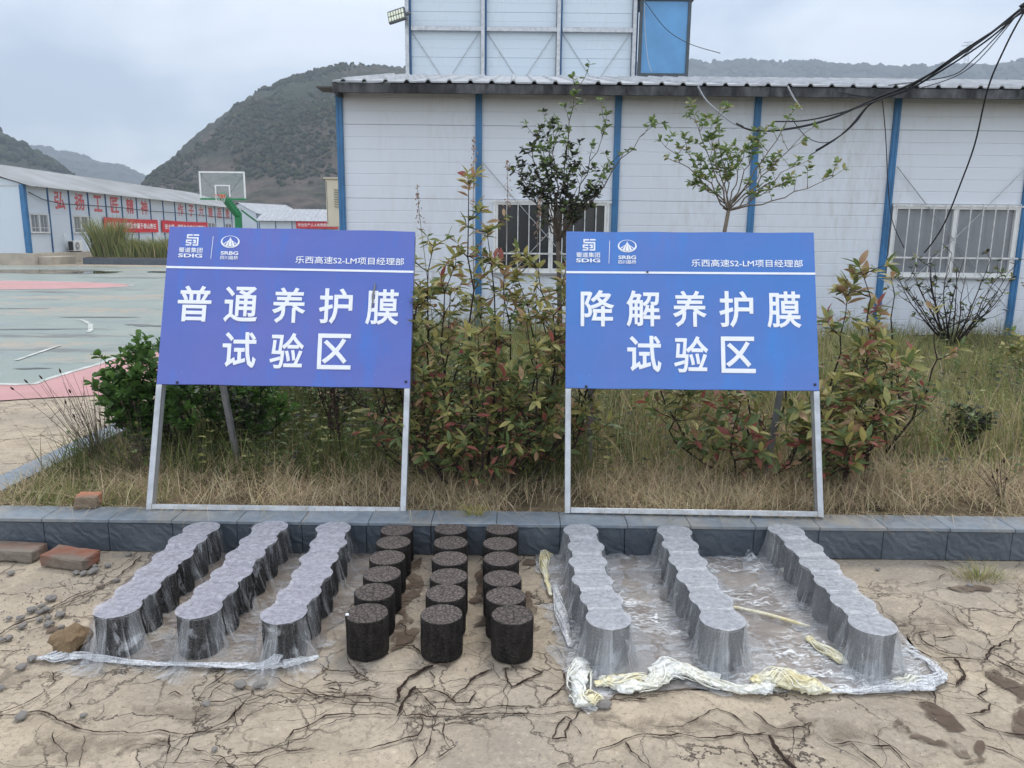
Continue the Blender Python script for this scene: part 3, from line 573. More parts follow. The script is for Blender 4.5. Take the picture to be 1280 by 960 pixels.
# ---------------------------------------------------------------- prefabricated buildings
def ribbed(m, x0, x1, z0, z1, y, ribs, d=.004, mi=0):
    """front face of a panel with shallow horizontal grooves, closed at the back"""
    zs = [(z0, y+.004), (z0+.006, y)]
    for k in range(1, ribs):
        z = z0+(z1-z0)*k/ribs; zs += [(z-.007, y), (z-.002, y+d), (z+.002, y+d), (z+.007, y)]
    zs += [(z1-.006, y), (z1, y+.004)]
    vs = [(x0, yy, z) for z, yy in zs]+[(x1, yy, z) for z, yy in zs]; n = len(zs)
    fs = [(i, n+i, n+i+1, i+1) for i in range(n-1)]
    m.add(vs, fs, mi); m.add([(x0, y+.05, z0), (x1, y+.05, z0), (x1, y+.05, z1), (x0, y+.05, z1), (x0, y+.004, z0), (x1, y+.004, z0), (x1, y+.004, z1), (x0, y+.004, z1)],
          [(1, 0, 3, 2), (0, 1, 5, 4), (3, 7, 6, 2), (0, 4, 7, 3), (1, 2, 6, 5)], mi)
    return m
def window(root, x0, x1, z0, z1, y, pane_mat, bars=0, sash=2, fw=.06, bar_out=.07, rails=(.27, .98)):
    w = empty('window'); w.parent = root
    m = MB(); m.box(x0, x1, y-.03, y+.06, z1-fw, z1); m.box(x0, x1, y-.03, y+.06, z0, z0+fw)
    m.box(x0, x0+fw, y-.028, y+.058, z0+fw, z1-fw); m.box(x1-fw, x1, y-.028, y+.058, z0+fw, z1-fw)
    xm = (x0+x1)/2
    if sash == 2: m.box(xm-.03, xm+.03, y-.022, y+.05, z0+fw, z1-fw)
    m.build('frame', M['window_white'], w)
    for a, b_ in (((x0+fw, xm-.03), (xm+.03, x1-fw)) if sash == 2 else ((x0+fw, x1-fw),)):
        MB().box(a, b_, y+.015, y+.022, z0+fw, z1-fw).build('pane', pane_mat, w)
    MB().box(x0-.03, x1+.03, y-.055, y-.032, z0-.022, z0).build('sill', M['bar_metal'], w)
    if bars:
        for k in range(bars):
            bx = x0+.03+(x1-x0-.06)*k/(bars-1); MB().tube([(bx, y-bar_out, z0+.01), (bx, y-bar_out, z1+.015)], .0075, 5).build('security_bar', M['bar_pale'], w)
        for t in rails: MB().bar((x0-.03, y-bar_out+.009, z0+(z1-z0)*t), (x1+.03, y-bar_out+.009, z0+(z1-z0)*t), .006, .022).build('security_rail', M['bar_pale'], w)
    return w
def roof_sheet(root, x0, x1, ya, za, yb, zb, mat, pitch=.26, h=.03, t=.02, name='roof_sheet'):
    prof = []; n = max(1, round((x1-x0)/pitch)); p = (x1-x0)/n
    for k in range(n): prof += [(x0+k*p, 0), (x0+k*p+p*.36, 0), (x0+k*p+p*.45, h), (x0+k*p+p*.55, h), (x0+k*p+p*.64, 0)]
    prof.append((x1, 0)); N = len(prof); m = MB()
    vs = [(x, ya, za+z) for x, z in prof]+[(x, yb, zb+z) for x, z in prof]+[(x, ya, za+z-t) for x, z in prof]+[(x, yb, zb+z-t) for x, z in prof]
    fs = [(i, i+1, N+i+1, N+i) for i in range(N-1)]+[(2*N+i+1, 2*N+i, 3*N+i, 3*N+i+1) for i in range(N-1)]+[(i, 2*N+i, 2*N+i+1, i+1) for i in range(N-1)]
    m.add(vs, fs); return m.build(name, mat, root)
def prefab(root, n, bw, rows, z_eave, depth, ridge_h, wins, pmat, posts, roofm, win_mat, ribs, pw=.10, over=.42, pitch=.26, ends=True, fascia='fascia', bars=11, fh=.115, la=.25):
    """u runs along the front wall (y = 0 in the wall's own frame), the building stands behind it"""
    for i in range(n+1):
        x = i*bw
        m = MB(); m.box(x-pw/2, x+pw/2, -.035, .02, rows[0], z_eave-.02); m.box(x-pw/2+.012, x-.012, -.042, -.0352, rows[0], z_eave-.02); m.box(x+.012, x+pw/2-.012, -.042, -.0352, rows[0], z_eave-.02); m.build('post', posts, root)
    for i in range(n):
        for k in range(len(rows)-1):
            x0, x1 = i*bw+pw/2-.004, (i+1)*bw-pw/2+.004
            if i in wins and k == wins[i][0]:
                continue
            ribbed(MB(), x0, x1, rows[k]+.0015, rows[k+1]-.0015, 0, ribs if k < len(rows)-2 else max(1, round(ribs*(rows[k+1]-rows[k])/(rows[k]-rows[k-1])))).build('wall_panel', pmat, root)
        if i in wins:
            k, a, b_, pm = wins[i]; x0, x1 = i*bw+a, i*bw+b_
            for (p0, p1) in ((i*bw+pw/2, x0), (x1, (i+1)*bw-pw/2)):
                if p1-p0 > .03: ribbed(MB(), p0, p1, rows[k]+.0015, rows[k+1]-.0015, 0, ribs).build('wall_panel', pmat, root)
            window(root, x0, x1, rows[k]+.005, rows[k+1]-.005, 0, pm, bars)
    le = n*bw
    m = MB(); m.box(-.05, 0, .06, depth, rows[0], z_eave); m.box(le, le+.05, .06, depth, rows[0], z_eave); m.box(-.05, le+.05, depth, depth+.05, rows[0], z_eave)
    yr = depth/2; sl = (ridge_h-z_eave)/yr
    for x in (-.05, le): m.add([(x, .02, z_eave), (x+.05, .02, z_eave), (x+.05, yr, ridge_h-.06), (x, yr, ridge_h-.06), (x, depth, z_eave), (x+.05, depth, z_eave)], [(0, 1, 2, 3), (3, 2, 5, 4), (0, 3, 4), (1, 5, 2)])
    m.build('end_wall', pmat, root)
    m = MB(); m.box(-.02, le+.02, .07, depth-.01, z_eave-.12, z_eave-.09); m.build('ceiling', M['dark_room'], root)
    k = max(1, round((le+.3)/1.04)); w = (le+.25+la)/k
    for j in range(k):
        a = -la+j*w
        roof_sheet(root, a+.001, a+w-.001, -over, z_eave-sl*over+.06+.002*(j % 2), yr, ridge_h+.06+.002*(j % 2), roofm, pitch)
        roof_sheet(root, a+.001, a+w-.001, depth+over, z_eave-sl*over+.06, yr+.004, ridge_h+.058, roofm, pitch)
    zf = z_eave-sl*over+.035
    if fascia: 
        m = MB(); m.box(-la-.01, le+.25, -over+.02, -over+.06, zf-fh, zf); m.box(-la-.01, -la+.03, -over+.061, .2, zf-fh, zf+.02); m.build('eave_board', M[fascia], root)
        MB().box(-.2, le+.2, -over+.065, -.045, zf-fh*.45, zf-fh*.3).build('soffit', M['vent_dark'], root)
    return root
rows = [.10, .98, 1.945, 2.885, 3.40]
mb = tag(empty('prefab_building', (-2.285, 10.4, 0)), 'long single-storey white panel building with blue posts behind the planted bed', 'building')
prefab(mb, 8, 1.815, rows, 3.38, 7.4, 4.17, {1: (1, .20, 1.74, M['dark_room']), 4: (1, .07, 1.765, M['grey_pane']), 6: (1, .07, 1.765, M['grey_pane'])}, M['panel'], M['blue_post'], M['roof_sheet'], None, 6, pw=.085, over=.45, fh=.112, la=-.02)
for i in (1, 4):
    for a, b_ in (((.05, 2.42), (1.76, .55)), ((1.76, 2.42), (.05, .55))):
        MB().tube([(i*1.815+a[0], -.05, a[1]), (i*1.815+b_[0], -.05, b_[1])], .006, 5).build('brace_rod', M['galv'], mb)
MB().bbox(-.1, 8*1.815+.1, -.12, .3, -.04, .095, .01).build('foundation', M['plinth'], mb)
# beige louvred cabinet on the end wall
cb = tag(empty('wall_cabinet', (-2.45, 10.6, 1.57)), 'beige metal cabinet with louvres on the end wall of the white building', 'cabinet')
MB().bbox(-.10, .10, 0, .38, 0, .63, .008).build('housing', M['beige_metal'], cb); MB().bbox(-.125, .115, -.03, .4, .632, .65, .005).build('lid', M['beige_metal'], cb)
for k in range(8): MB().bar((.01, -.006, .27+k*.032), (.075, -.006, .262+k*.032), .014, .006).build('louvre', M['vent_dark'], cb)
MB().box(-.09, -.084, -.004, 0, .03, .6).build('door_seam', M['vent_dark'], cb)
# taller block behind
ub = tag(empty('upper_block', (-2.45, 18.4, 0)), 'tall white panel block with grey rails rising behind the roof', 'building')
rz = [3.0, 3.55, 4.52, 5.49, 6.46, 7.43, 8.3]
for i in range(3):
    for k in range(6): ribbed(MB(), i*1.715+.06, (i+1)*1.715-.06, rz[k]+.002, rz[k+1]-.002, .1, 5, .004).build('wall_panel', M['panel_upper'], ub)
    MB().bbox(i*1.715+.08, (i+1)*1.715-.02, -.02, .05, 6.03, 6.13, .006).build('rail', M['galv'], ub)
    for s in (0, 1): MB().tube([(i*1.715+(.1 if s else 1.6), .07, 6.0), (i*1.715+.86+(-.06 if s else .06), .07, 5.0)], .006, 5).build('brace_rod', M['bar_metal'], ub)
for i in range(4):
    MB().bbox(i*1.715-.05, i*1.715+.035, -.04, .06, 3, 8.3, .006).build('post', M['galv'], ub)
    MB().box(i*1.715+.037, i*1.715+.075, .02, .12, 3, 8.3).build('post_strip', M['far_blue'], ub)
MB().box(-.04, 3*1.715+.04, .16, 4.5, 0, 8.3).build('rear_wall', M['panel_upper'], ub)
m = MB(); m.add([(-.3, -.4, 8.3), (5.5, -.4, 8.3), (5.5, 2.3, 8.9), (-.3, 2.3, 8.9), (-.3, 5, 8.3), (5.5, 5, 8.3)], [(0, 1, 2, 3), (3, 2, 5, 4), (0, 4, 5, 1)]); m.build('roof', M['roof_sheet'], ub)
se = tag(empty('blue_enclosure', (2.80, 18.3, 0)), 'blue sheet enclosure in a dark frame beside the tall white block', 'enclosure')
MB().box(.05, 1.07, .03, .045, 5.16, 6.68).build('sheet_panel', M['blue_sheet'], se); MB().box(1.075, 1.085, .05, .95, 5.16, 6.68).build('sheet_panel', M['blue_sheet'], se); MB().box(.05, 1.07, .05, 1, 2.5, 5.0).build('base', M['panel_upper'], se)
m = MB()
for x in (-.02, 1.06): m.box(x, x+.07, 0, .07, 4.9, 6.72); m.box(x, x+.07, .93, 1.0, 2.5, 6.72)
m.box(.05, 1.06, .002, .06, 5.09, 5.155); m.box(.05, 1.06, .002, .06, 6.685, 6.72); m.build('frame', M['dark_frame'], se)
MB().bbox(-.08, 1.2, -.08, 1.05, 6.722, 6.79, .01).build('lid', M['lamp_grey'], se)
fl = tag(empty('floodlight', mat=Matrix.Translation((-2.66, 18.16, 6.29)) @ Matrix.Rotation(R(-14), 4, 'Y') @ Matrix.Rotation(R(-12), 4, 'Z') @ Matrix.Rotation(R(-16), 4, 'X')), 'grey rectangular floodlight with two rows of lenses on the corner post', 'floodlight')
MB().bbox(-.21, .21, 0, .07, -.15, .15, .02).build('housing', M['lamp_grey'], fl); MB().bar((.15, .09, .0), (.30, .12, .02), .05).build('bracket', M['lamp_grey'], fl)
for r_ in range(2):
    for c_ in range(6):
        MB().bbox(-.185+c_*.063, -.135+c_*.063, -.016, .0, -.11+r_*.115, -.01+r_*.115, .012).build('lens', M['lens'], fl)
# far long building with painted slogan
lb = tag(empty('slogan_building', (-22.45, 35.8, 0), R(90.97)), 'long low white building with red painted characters beyond the sports court', 'building')
fr = [.51, 1.43, 2.34, 3.585]
prefab(lb, 16, 1.82, fr, 3.62, 7.2, 4.75, {i: (1, .2, 1.7, M['grey_pane']) for i in (0, 2, 5, 9, 12, 14)}, M['panel_far'], M['far_blue'], M['roof_far'], None, 3, pw=.09, over=.4, pitch=.3, bars=7, fascia=None)
MB().box(-.12, .10, -.06, .14, .52, 3.6).build('corner_post', M['blue_post'], lb)
MB().box(-.6, 30, -.5, 8, -.05, .508).build('plinth', M['plinth'], lb); MB().bbox(-.3, 1.7, -1.15, -.502, -.03, .36, .02).build('step', M['plinth'], lb)
MB().box(-.07, .0, .1, 7.2, 3.50, 3.58).build('tie_beam', M['galv'], lb)
for i, ch in enumerate('弘扬工匠精神'): put_text('painted_character', ch, M['red_paint'], lb, (i+1.55)*1.82, 3.03, .92 if i != 2 else .86, .86, -.006, .028)
for i, ch in enumerate('作子六建品质'): put_text('painted_character', ch, M['red_paint'], lb, (i+9.52)*1.82, 3.08, .92, .78, -.006, .024)
for (u0, u1, body, lab) in ((3.72, 7.41, '以人为本关爱生命重于泰山责任', 'red cloth banner with white characters, nearer one on the far slogan building'), (7.71, 12.0, '安全第一预防为主综合治理建设', 'red cloth banner with white characters, farther one on the far slogan building')):
    bn = tag(empty('banner', mat=Matrix.Translation((-22.45, 35.8, 0)) @ Matrix.Rotation(R(90.97), 4, 'Z') @ Matrix.Translation((u0*1.82, -.09, 1.56))), lab, 'banner', 'red banners on the slogan building')
    w = (u1-u0)*1.82; m = MB(); n = 24
    vs = [(w*i/n, .01*math.sin(i*1.3), -.03*math.sin(math.pi*i/n)) for i in range(n+1)]+[(w*i/n, .01*math.sin(i*1.1), .77-.03*math.sin(math.pi*i/n)) for i in range(n+1)]
    vs += [(x, y+.012, z) for x, y, z in vs]
    m.add(vs, [(i, i+1, n+2+i, n+1+i) for i in range(n)]+[(2*n+3+i, 2*n+2+i, 3*n+3+i, 3*n+4+i) for i in range(n)]); m.build('cloth', M['red_cloth'], bn)
    put_text('lettering', body, M['cloth_white'], bn, w/2, .36, w*.9, .34, -.016, .02)
ac = tag(empty('air_conditioner', mat=Matrix.Translation((-22.45, 35.8, 0)) @ Matrix.Rotation(R(90.97), 4, 'Z') @ Matrix.Translation((1.62*1.82, -.42, .51))), 'white outdoor air conditioner unit on the plinth under the painted slogan', 'air conditioner')
MB().bbox(0, .82, 0, .3, .05, .56, .015).build('casing', M['ac_white'], ac); MB().lathe([(.2, 0), (.2, .012), (.17, .012)], 20).build('fan_guard', M['bar_metal'], ac, mat=Matrix.Translation((.32, .0, .3)) @ Matrix.Rotation(R(90), 4, 'X'))
MB().lathe([(.05, 0), (.05, .02), (.03, .022)], 12).build('fan_hub', M['ac_white'], ac, mat=Matrix.Translation((.32, -.014, .3)) @ Matrix.Rotation(R(90), 4, 'X'))
MB().box(-.006, -.001, .03, .27, .08, .53).build('grille', M['dark_plastic'], ac)
for x in (.1, .66): MB().box(x, x+.06, .02, .28, 0, .049).build('foot', M['dark_plastic'], ac)
MB().tube([(-.06, .3, .2), (-.13, .32, .5), (-.1, .36, .8), (-.05, .38, .9)], .02, 6).build('pipe', M['ac_white'], ac)
tag(MB().tube([(-22.35, 36.0, 3.28), (-22.34, 37.0, 3.0), (-22.35, 38.5, 2.86), (-22.37, 41, 2.89), (-22.42, 44.6, 2.9), (-22.48, 48, 2.83), (-22.55, 52, 2.85), (-22.8, 63, 2.75)], .022, 5).build('wall_cable', M['cable_black']), 'thin dark cable sagging along the front of the slogan building', 'cable')
# small roofs beyond the court
sb = tag(empty('small_building', (-28.2, 86, 0)), 'small white shed with ribbed roof, right of the basketball hoop', 'building')
prefab(sb, 6, 1.82, [.2, 1.4, 3.1], 3.12, 7, 4.35, {}, M['panel_far'], M['far_blue'], M['roof_sheet'], None, 2, pw=.08, over=.5, pitch=.45, fascia=None)
b3 = tag(empty('banner', (-24.0, 85.6, 2.2)), 'dark red banner with white characters on the small shed', 'banner')
MB().box(0, 4.6, 0, .02, 0, .8).build('cloth', M['red_cloth'], b3); put_text('lettering', '安全生产人人有责质量为本', M['cloth_white'], b3, 2.3, .4, 4.2, .36, -.006, .02)
gb = tag(empty('gabled_building', (-31.7, 96, 0), R(58)), 'white gabled shed half hidden behind the basketball post', 'building')
prefab(gb, 4, 1.82, [.2, 1.6, 4.1], 4.12, 6.4, 5.35, {}, M['panel_far'], M['far_blue'], M['roof_sheet'], None, 2, pw=.08, over=.4, pitch=.45, fascia=None)
# ---------------------------------------------------------------- basketball stand
hp = tag(empty('basketball_stand', (-11.42, 32.2, 0)), 'green basketball stand with clear white-edged backboard and orange rim', 'basketball hoop')
MB().bbox(-.35, .35, -.3, 1.6, -.02, .35, .03).build('base', M['court_green_metal'], hp)
MB().bbox(-.12, .12, -.09, .13, .36, 2.35, .015).build('post', M['court_green_metal'], hp)
MB().bar((.0, .02, 2.25), (-.12, -1.28, 3.0), .20, .26).build('arm', M['court_green_metal'], hp)
MB().bar((.10, .1, 1.2), (.45, 1.4, .36), .06).build('stay', M['court_green_metal'], hp); MB().bar((.15, .0, 2.45), (.45, 1.0, 2.0), .05).build('stay', M['court_green_metal'], hp)
bx, by = -.05, -1.4
MB().box(bx-.87, bx+.87, by, by+.012, 2.83, 3.85).build('backboard', M['clear_board'], hp)
m = MB(); m.box(bx-.9, bx+.9, by-.02, by+.03, 3.82, 3.88); m.box(bx-.9, bx-.845, by-.018, by+.028, 2.86, 3.82); m.box(bx+.845, bx+.9, by-.018, by+.028, 2.86, 3.82); m.build('board_frame', M['window_white'], hp)
MB().box(bx-.9, bx+.9, by-.022, by+.032, 2.79, 2.858).build('board_base', M['court_green_metal'], hp)
m = MB(); m.box(bx-.3, bx+.3, by-.012, by-.004, 3.32, 3.37); m.box(bx-.3, bx-.25, by-.012, by-.004, 2.92, 3.32); m.box(bx+.25, bx+.3, by-.012, by-.004, 2.92, 3.32); m.build('target_square', M['window_white'], hp)
for s in (-1, 1): MB().bar((bx+s*.8, by+.05, 3.7), (bx+s*.15, by+.12, 2.95), .03).build('brace', M['dark_frame'], hp)
MB().tube([(bx+.225*math.cos(t), by-.3+.225*math.sin(t), 2.96) for t in np.linspace(0, 2*math.pi, 25)], .012, 6).build('rim', M['rim_orange'], hp)
MB().bbox(bx-.1, bx+.1, by-.1, by-.024, 2.86, 3.0, .01).build('rim_bracket', M['rim_orange'], hp)
m = MB()
for k in range(10):
    t = 2*math.pi*k/10; m.tube([(bx+.22*math.cos(t), by-.3+.22*math.sin(t), 2.95), (bx+.17*math.cos(t+.3), by-.3+.17*math.sin(t+.3), 2.8), (bx+.13*math.cos(t), by-.3+.13*math.sin(t), 2.66)], .006, 4)
m.build('net', M['window_white'], hp)
# ---------------------------------------------------------------- hills and pylons
def rotz(az, d): return (d*math.sin(R(az)), d*math.cos(R(az)))
def hill(name, spec, d0, mat, na, nr, rough, seed, back=1.14, scr=None):
    D, prof = spec; A = np.array([p[0] for p in prof]); E = np.array([p[1] for p in prof]); V = np.zeros(((na+1)*(nr+1), 3)); az = np.linspace(A[0], A[-1], na+1)
    el = np.interp(az, A, E)
    for i in range(na+1):
        top = 1.45+D*math.tan(R(el[i]))
        for j in range(nr+1):
            t = j/nr
            if t <= .8: s = t/.8; d = d0+(D-d0)*s; h = top*(s**.85)
            else: s = (t-.8)/.2; d = D*(1+(back-1)*s); h = top*(1-.55*s)
            x, y = rotz(az[i], d); k = rough*math.sin(math.pi*min(1, t/.8)) if t < .8 else 0
            gul = mnoise.ridged_multi_fractal(Vector((x*.006+seed, y*.003, seed)), 1., 2., 5, 1., 2.)-1.2
            dd = d+k*14*fbm(x*.008, y*.008, seed); h2 = h+k*(4*fbm(x*.02, y*.02, seed)+8*gul)+ (1.2*fbm(az[i]*6, 3, seed, 5)+.8*fbm(az[i]*25, 7, seed))*rough*min(1, t*2)
            xx, yy = rotz(az[i], dd); V[i*(nr+1)+j] = (xx, yy, max(-2, h2) if t > 0 else -2)
    F = np.array([[i*(nr+1)+j, (i+1)*(nr+1)+j, (i+1)*(nr+1)+j+1, i*(nr+1)+j+1] for i in range(na) for j in range(nr)])
    o = tag(link(name, numesh(name, V, F, [mat], smooth=True)), kind='structure')
    return V.reshape(na+1, nr+1, 3)
ico = bmesh.new(); bmesh.ops.create_icosphere(ico, subdivisions=1, radius=1); ico.verts.index_update()
IV = np.array([v.co[:] for v in ico.verts]); IF = np.array([[v.index for v in f.verts] for f in ico.faces]); ico.free()
def scrub(name, label, V, n, s0, s1, mats, jmax, seed, ridge=.15):
    g = np.random.default_rng(seed); na, nr = V.shape[0]-1, V.shape[1]-1; P = []
    while len(P) < n:
        i = g.integers(0, na); j = g.integers(int(nr*.74), int(nr*.82)+1) if g.random() < ridge else g.integers(2, jmax)
        a, c_ = g.random(2); p = V[i, j]*(1-a)*(1-c_)+V[i+1, j]*a*(1-c_)+V[i, j+1]*(1-a)*c_+V[i+1, j+1]*a*c_
        if fbm(p[0]*.022, p[2]*.035, 5) > -.06+.35*(g.random()-.5) : P.append(p)
    P = np.array(P); s = g.uniform(s0, s1, n)**1.0
    jit = g.uniform(.6, 1.35, (n, len(IV), 1)); Vv = P[:, None, :]+IV[None]*jit*s[:, None, None]*np.array([1, 1, .85]); Vv[:, :, 2] += s[:, None]*.4
    F = (IF[None]+(np.arange(n)*len(IV))[:, None, None]).reshape(-1, 3)
    mi = np.repeat(g.integers(0, len(mats), n), len(IF)); tag(link(name, numesh(name, Vv.reshape(-1, 3), F, mats, mi)), label, 'scrub', kind='stuff')
simple('scrub_dark', (.022, .034, .018), .9, .1, 0, .4, .6); simple('scrub_mid', (.038, .052, .026), .9, .1, 0, .4, .6); simple('scrub_dry', (.07, .065, .035), .9, .1, 0, .4, .6)
sm = [M['scrub_dark'], M['scrub_mid'], M['scrub_mid'], M['scrub_dry']]
Vh = hill('hill', BIG, 210, M['hill_big'], 240, 50, 1.0, 1.7); scrub('hill_scrub', 'dark shrubs scattered over the near hillside', Vh, 16000, .3, 1.15, sm, 42, 2)
Vh = hill('hill', RIDGE, 700, M['hill_far'], 220, 30, 1.6, 4.1); scrub('hill_scrub', 'trees covering the far wooded ridge', Vh, 8000, 1.8, 4.6, sm[:3], 25, 3, .5)
Vh = hill('hill', (1650, LEFTFAR[1]), 900, M['hill_left'], 150, 30, 1.6, 8.3); scrub('hill_scrub', 'trees along the crest of the far hazy hill', Vh, 4000, 1.8, 4.4, sm[:3], 25, 4, .4)
Vh = hill('hill', LEFTNEAR, 260, M['hill_left'], 120, 30, 1.0, 6.2); scrub('hill_scrub', 'shrubs on the dark hillside at the edge', Vh, 1500, 1.0, 3, sm[:3], 25, 5, .2)
for px, lab in ((29.15, 'faint grey lattice power pylon on the wooded ridge, the shorter-armed one further from the edge'), (33.8, 'faint grey lattice power pylon on the wooded ridge, cut by the edge of the view')):
    x, y = rotz(px, 1310); z0 = 1.45+1310*math.tan(R(10.55)); p = tag(empty('power_pylon', (x, y, z0), R(-px)), lab, 'pylon', 'pylons on the ridge')
    m = MB(); H_ = 32
    for sx in (-1, 1):
        for sy in (-1, 1): m.bar((sx*4, sy*4, -8), (sx*.8, sy*.8, H_), .5)
        for k in range(6): z = -6+k*6; f = lambda zz: 4-3.2*(zz+8)/(H_+8); m.bar((-sx*f(z), -f(z), z), (sx*f(z+6), -f(z+6), z+6), .35)
    m.build('tower', M['pylon'], p)
    for z, w in ((H_-9, 10), (H_-3, 8), (H_+1, 6)): MB().bar((-w, 0, z), (w, 0, z), .7, 1.1).build('cross_arm', M['pylon'], p)
# ---------------------------------------------------------------- the two leaning signboards
def ellipse_ring(m, cx, cz, rx, rz, ri, n=40, dz=0):
    vs = []
    for k in range(n):
        a = 2*math.pi*k/n; vs += [(cx+rx*math.cos(a), 0, cz+rz*math.sin(a)), (cx+rx*ri*math.cos(a), 0, cz+dz+rz*ri*math.sin(a))]
    m.add(vs, [(2*k, 2*((k+1) % n), 2*((k+1) % n)+1, 2*k+1) for k in range(n)])
def sign(x, y, yaw, lean, tilt, w, hb, ht, vin, label, top, us, flip, tear):
    ux = Vector((math.cos(yaw)*math.cos(tilt), math.sin(yaw), math.sin(tilt))).normalized(); n = Vector((-math.sin(yaw), math.cos(yaw), 0))
    up = Vector((0, 0, math.cos(lean)))+n*math.sin(lean); up = (up-ux*up.dot(ux)).normalized(); bk = up.cross(ux).normalized()
    mat = Matrix((ux, bk, up)).transposed().to_4x4(); mat.translation = (x, y, .159)
    s = tag(empty('signboard', mat=mat), label, 'sign', 'leaning signs on the planter wall')
    inv = mat.inverted()
    # board: vinyl skin wrapped over a frame, slightly buckled
    nx, nz = 36, 22; V = []; bh = ht-hb
    f = lambda i, j: (.0018*fbm(i*.25+x*3, j*.3, 2, 3)-.0008*math.cos(j*.9+i*.1) if 0 < i < nx and 0 < j < nz else 0)
    m = MB()
    for j in range(nz+1):
        for i in range(nx+1):
            ez = .0012*math.sin(i*.55+x*5)*(1 if j in (0, nz) else 0); m.v.append((w*i/nx, f(i, j), hb+bh*j/nz+ez))
    m.f = [[j*(nx+1)+i, j*(nx+1)+i+1, (j+1)*(nx+1)+i+1, (j+1)*(nx+1)+i] for j in range(nz) for i in range(nx)]; m.m = [0]*len(m.f)
    per = [j for j in range(nx+1)]+[j*(nx+1)+nx for j in range(1, nz+1)]+[nz*(nx+1)+i for i in range(nx-1, -1, -1)]+[j*(nx+1) for j in range(nz-1, 0, -1)]
    b0 = len(m.v); m.v += [(m.v[k][0], .022, m.v[k][2]) for k in per]; N = len(per)
    m.f += [[per[(k+1) % N], per[k], b0+k, b0+(k+1) % N] for k in range(N)]+[[b0+k for k in range(N)][::-1]]; m.m += [0]*(N+1)
    m.build('panel', vin, s, smooth=False)
    # steel tube frame: two front uprights, bottom rail, cross bar, rear struts down to the ground
    t = .026
    for u in (t/2, w-t/2): MB().bbox(u-t/2, u+t/2, .024, .05, .0, hb+bh-.01, .002).build('front_leg', M['galv'], s)
    for u in (t/2, w-t/2): MB().bbox(u-t/2-.001, u+t/2+.001, -.002, .0235, .0, hb-.002, .002).build('front_leg', M['galv'], s)
    MB().bbox(t+.002, w-t-.002, -.004, .022, .002, .028, .002).build('bottom_rail', M['galv'], s)
    MB().bbox(t+.002, w-t-.002, .026, .048, hb+.01, hb+.035, .002).build('cross_bar', M['galv_dull'], s)
    for u, g_ in ((.13, .10), (w-.04, 0.)):
        a = inv @ Vector((*(mat @ Vector((u, .06, ht-.12))).xy, 0)); top_ = Vector((u, .062, ht-.15)); foot_w = mat @ Vector((u, 0, 0)); foot = inv @ Vector((foot_w.x+(.06 if u < .5 else 0), foot_w.y+.72, .12))
        MB().bar(top_, foot, .027, .027).build('rear_leg', M['galv_dull'], s)
    yl = -.0026
    wl = M['white_letter']; Y = lambda v: hb+v/.803*bh
    for u, ch in zip(us[0], top): put_text('painted_character', ch, wl, s, u, Y(.405), .166, .183, yl, .017)
    for u, ch in zip(us[1], '试验区'): put_text('painted_character', ch, wl, s, u, Y(.175), .166, .18, yl, .017)
    # rule, small print and the two emblems
    m = MB(); k = 24
    m.add([(w*i/k, yl, Y(.585)) for i in range(k+1)]+[(w*i/k, yl, Y(.596)) for i in range(k+1)], [(i, i+1, k+2+i, k+1+i) for i in range(k)]); m.build('white_rule', wl, s)
    put_text('small_print', '乐西高速S2-LM项目经理部', wl, s, us[2], Y(.642), .545, .038, yl, .008)
    u0 = us[3]
    m = MB(); q = .0078; ox = u0-.031; oz = Y(.735)-.031
    for (a, b_, c, d) in ((0.4, 4, 7, 8), (4.6, 8.2, 7, 8), (.4, 1.4, 5, 7), (.4, 8, 5, 6), (7, 8, 0, 5), (0, 3.6, 3.2, 4.2), (4.4, 6.4, 3.2, 4.2), (0, 1, 1.6, 3.2), (2.6, 3.6, 0, 1.6), (0, 3.6, 1.6, 2.4), (4.4, 6.4, 1.6, 2.4), (5.4, 6.4, 2.4, 3.2), (0, 3.6, 0, .9), (4.4, 7, 0, .9)):
        m.add([(ox+a*q, yl, oz+c*q*.95), (ox+b_*q, yl, oz+c*q*.95), (ox+b_*q, yl, oz+d*q*.95), (ox+a*q, yl, oz+d*q*.95)], [(0, 1, 2, 3)])
    m.build('square_emblem', wl, s)
    put_text('small_print', '蜀道集团', wl, s, u0-.004, Y(.681), .118, .026, yl, .012); put_text('small_print', 'SDIG', wl, s, u0-.004, Y(.652), .12, .02, yl, .03)
    m = MB(); m.add([(u0+.098, yl, Y(.637)), (u0+.1005, yl, Y(.637)), (u0+.1045, yl, Y(.756)), (u0+.102, yl, Y(.756))], [(0, 1, 2, 3)]); m.build('divider', wl, s)
    m = MB(); ec = u0+.19; ez = Y(.728); ellipse_ring(m, ec, ez, .047, .032, .84, 40, .003)
    for (a0, a1, b0_, b1_) in ((-.001, .001, -.010, .010), (-.003, -.002, -.028, -.013), (.002, .003, .013, .028), (-.006, -.0045, -.041, -.031), (.0045, .006, .031, .041)):
        zb = ez-math.sqrt(max(0, 1-(max(abs(b0_), abs(b1_))/.047)**2))*.032*.97; zt = ez+.024-abs(a0+a1)*1.4
        m.add([(ec+b0_, 0, zb), (ec+b1_, 0, zb), (ec+a1, 0, zt), (ec+a0, 0, zt)], [(0, 1, 2, 3)])
    m.build('oval_emblem', wl, s, loc=(0, yl, 0))
    put_text('small_print', 'SRBG', wl, s, ec, Y(.669), .088, .019, yl, .03); put_text('small_print', '四川路桥', wl, s, ec, Y(.645), .088, .021, yl, .012)
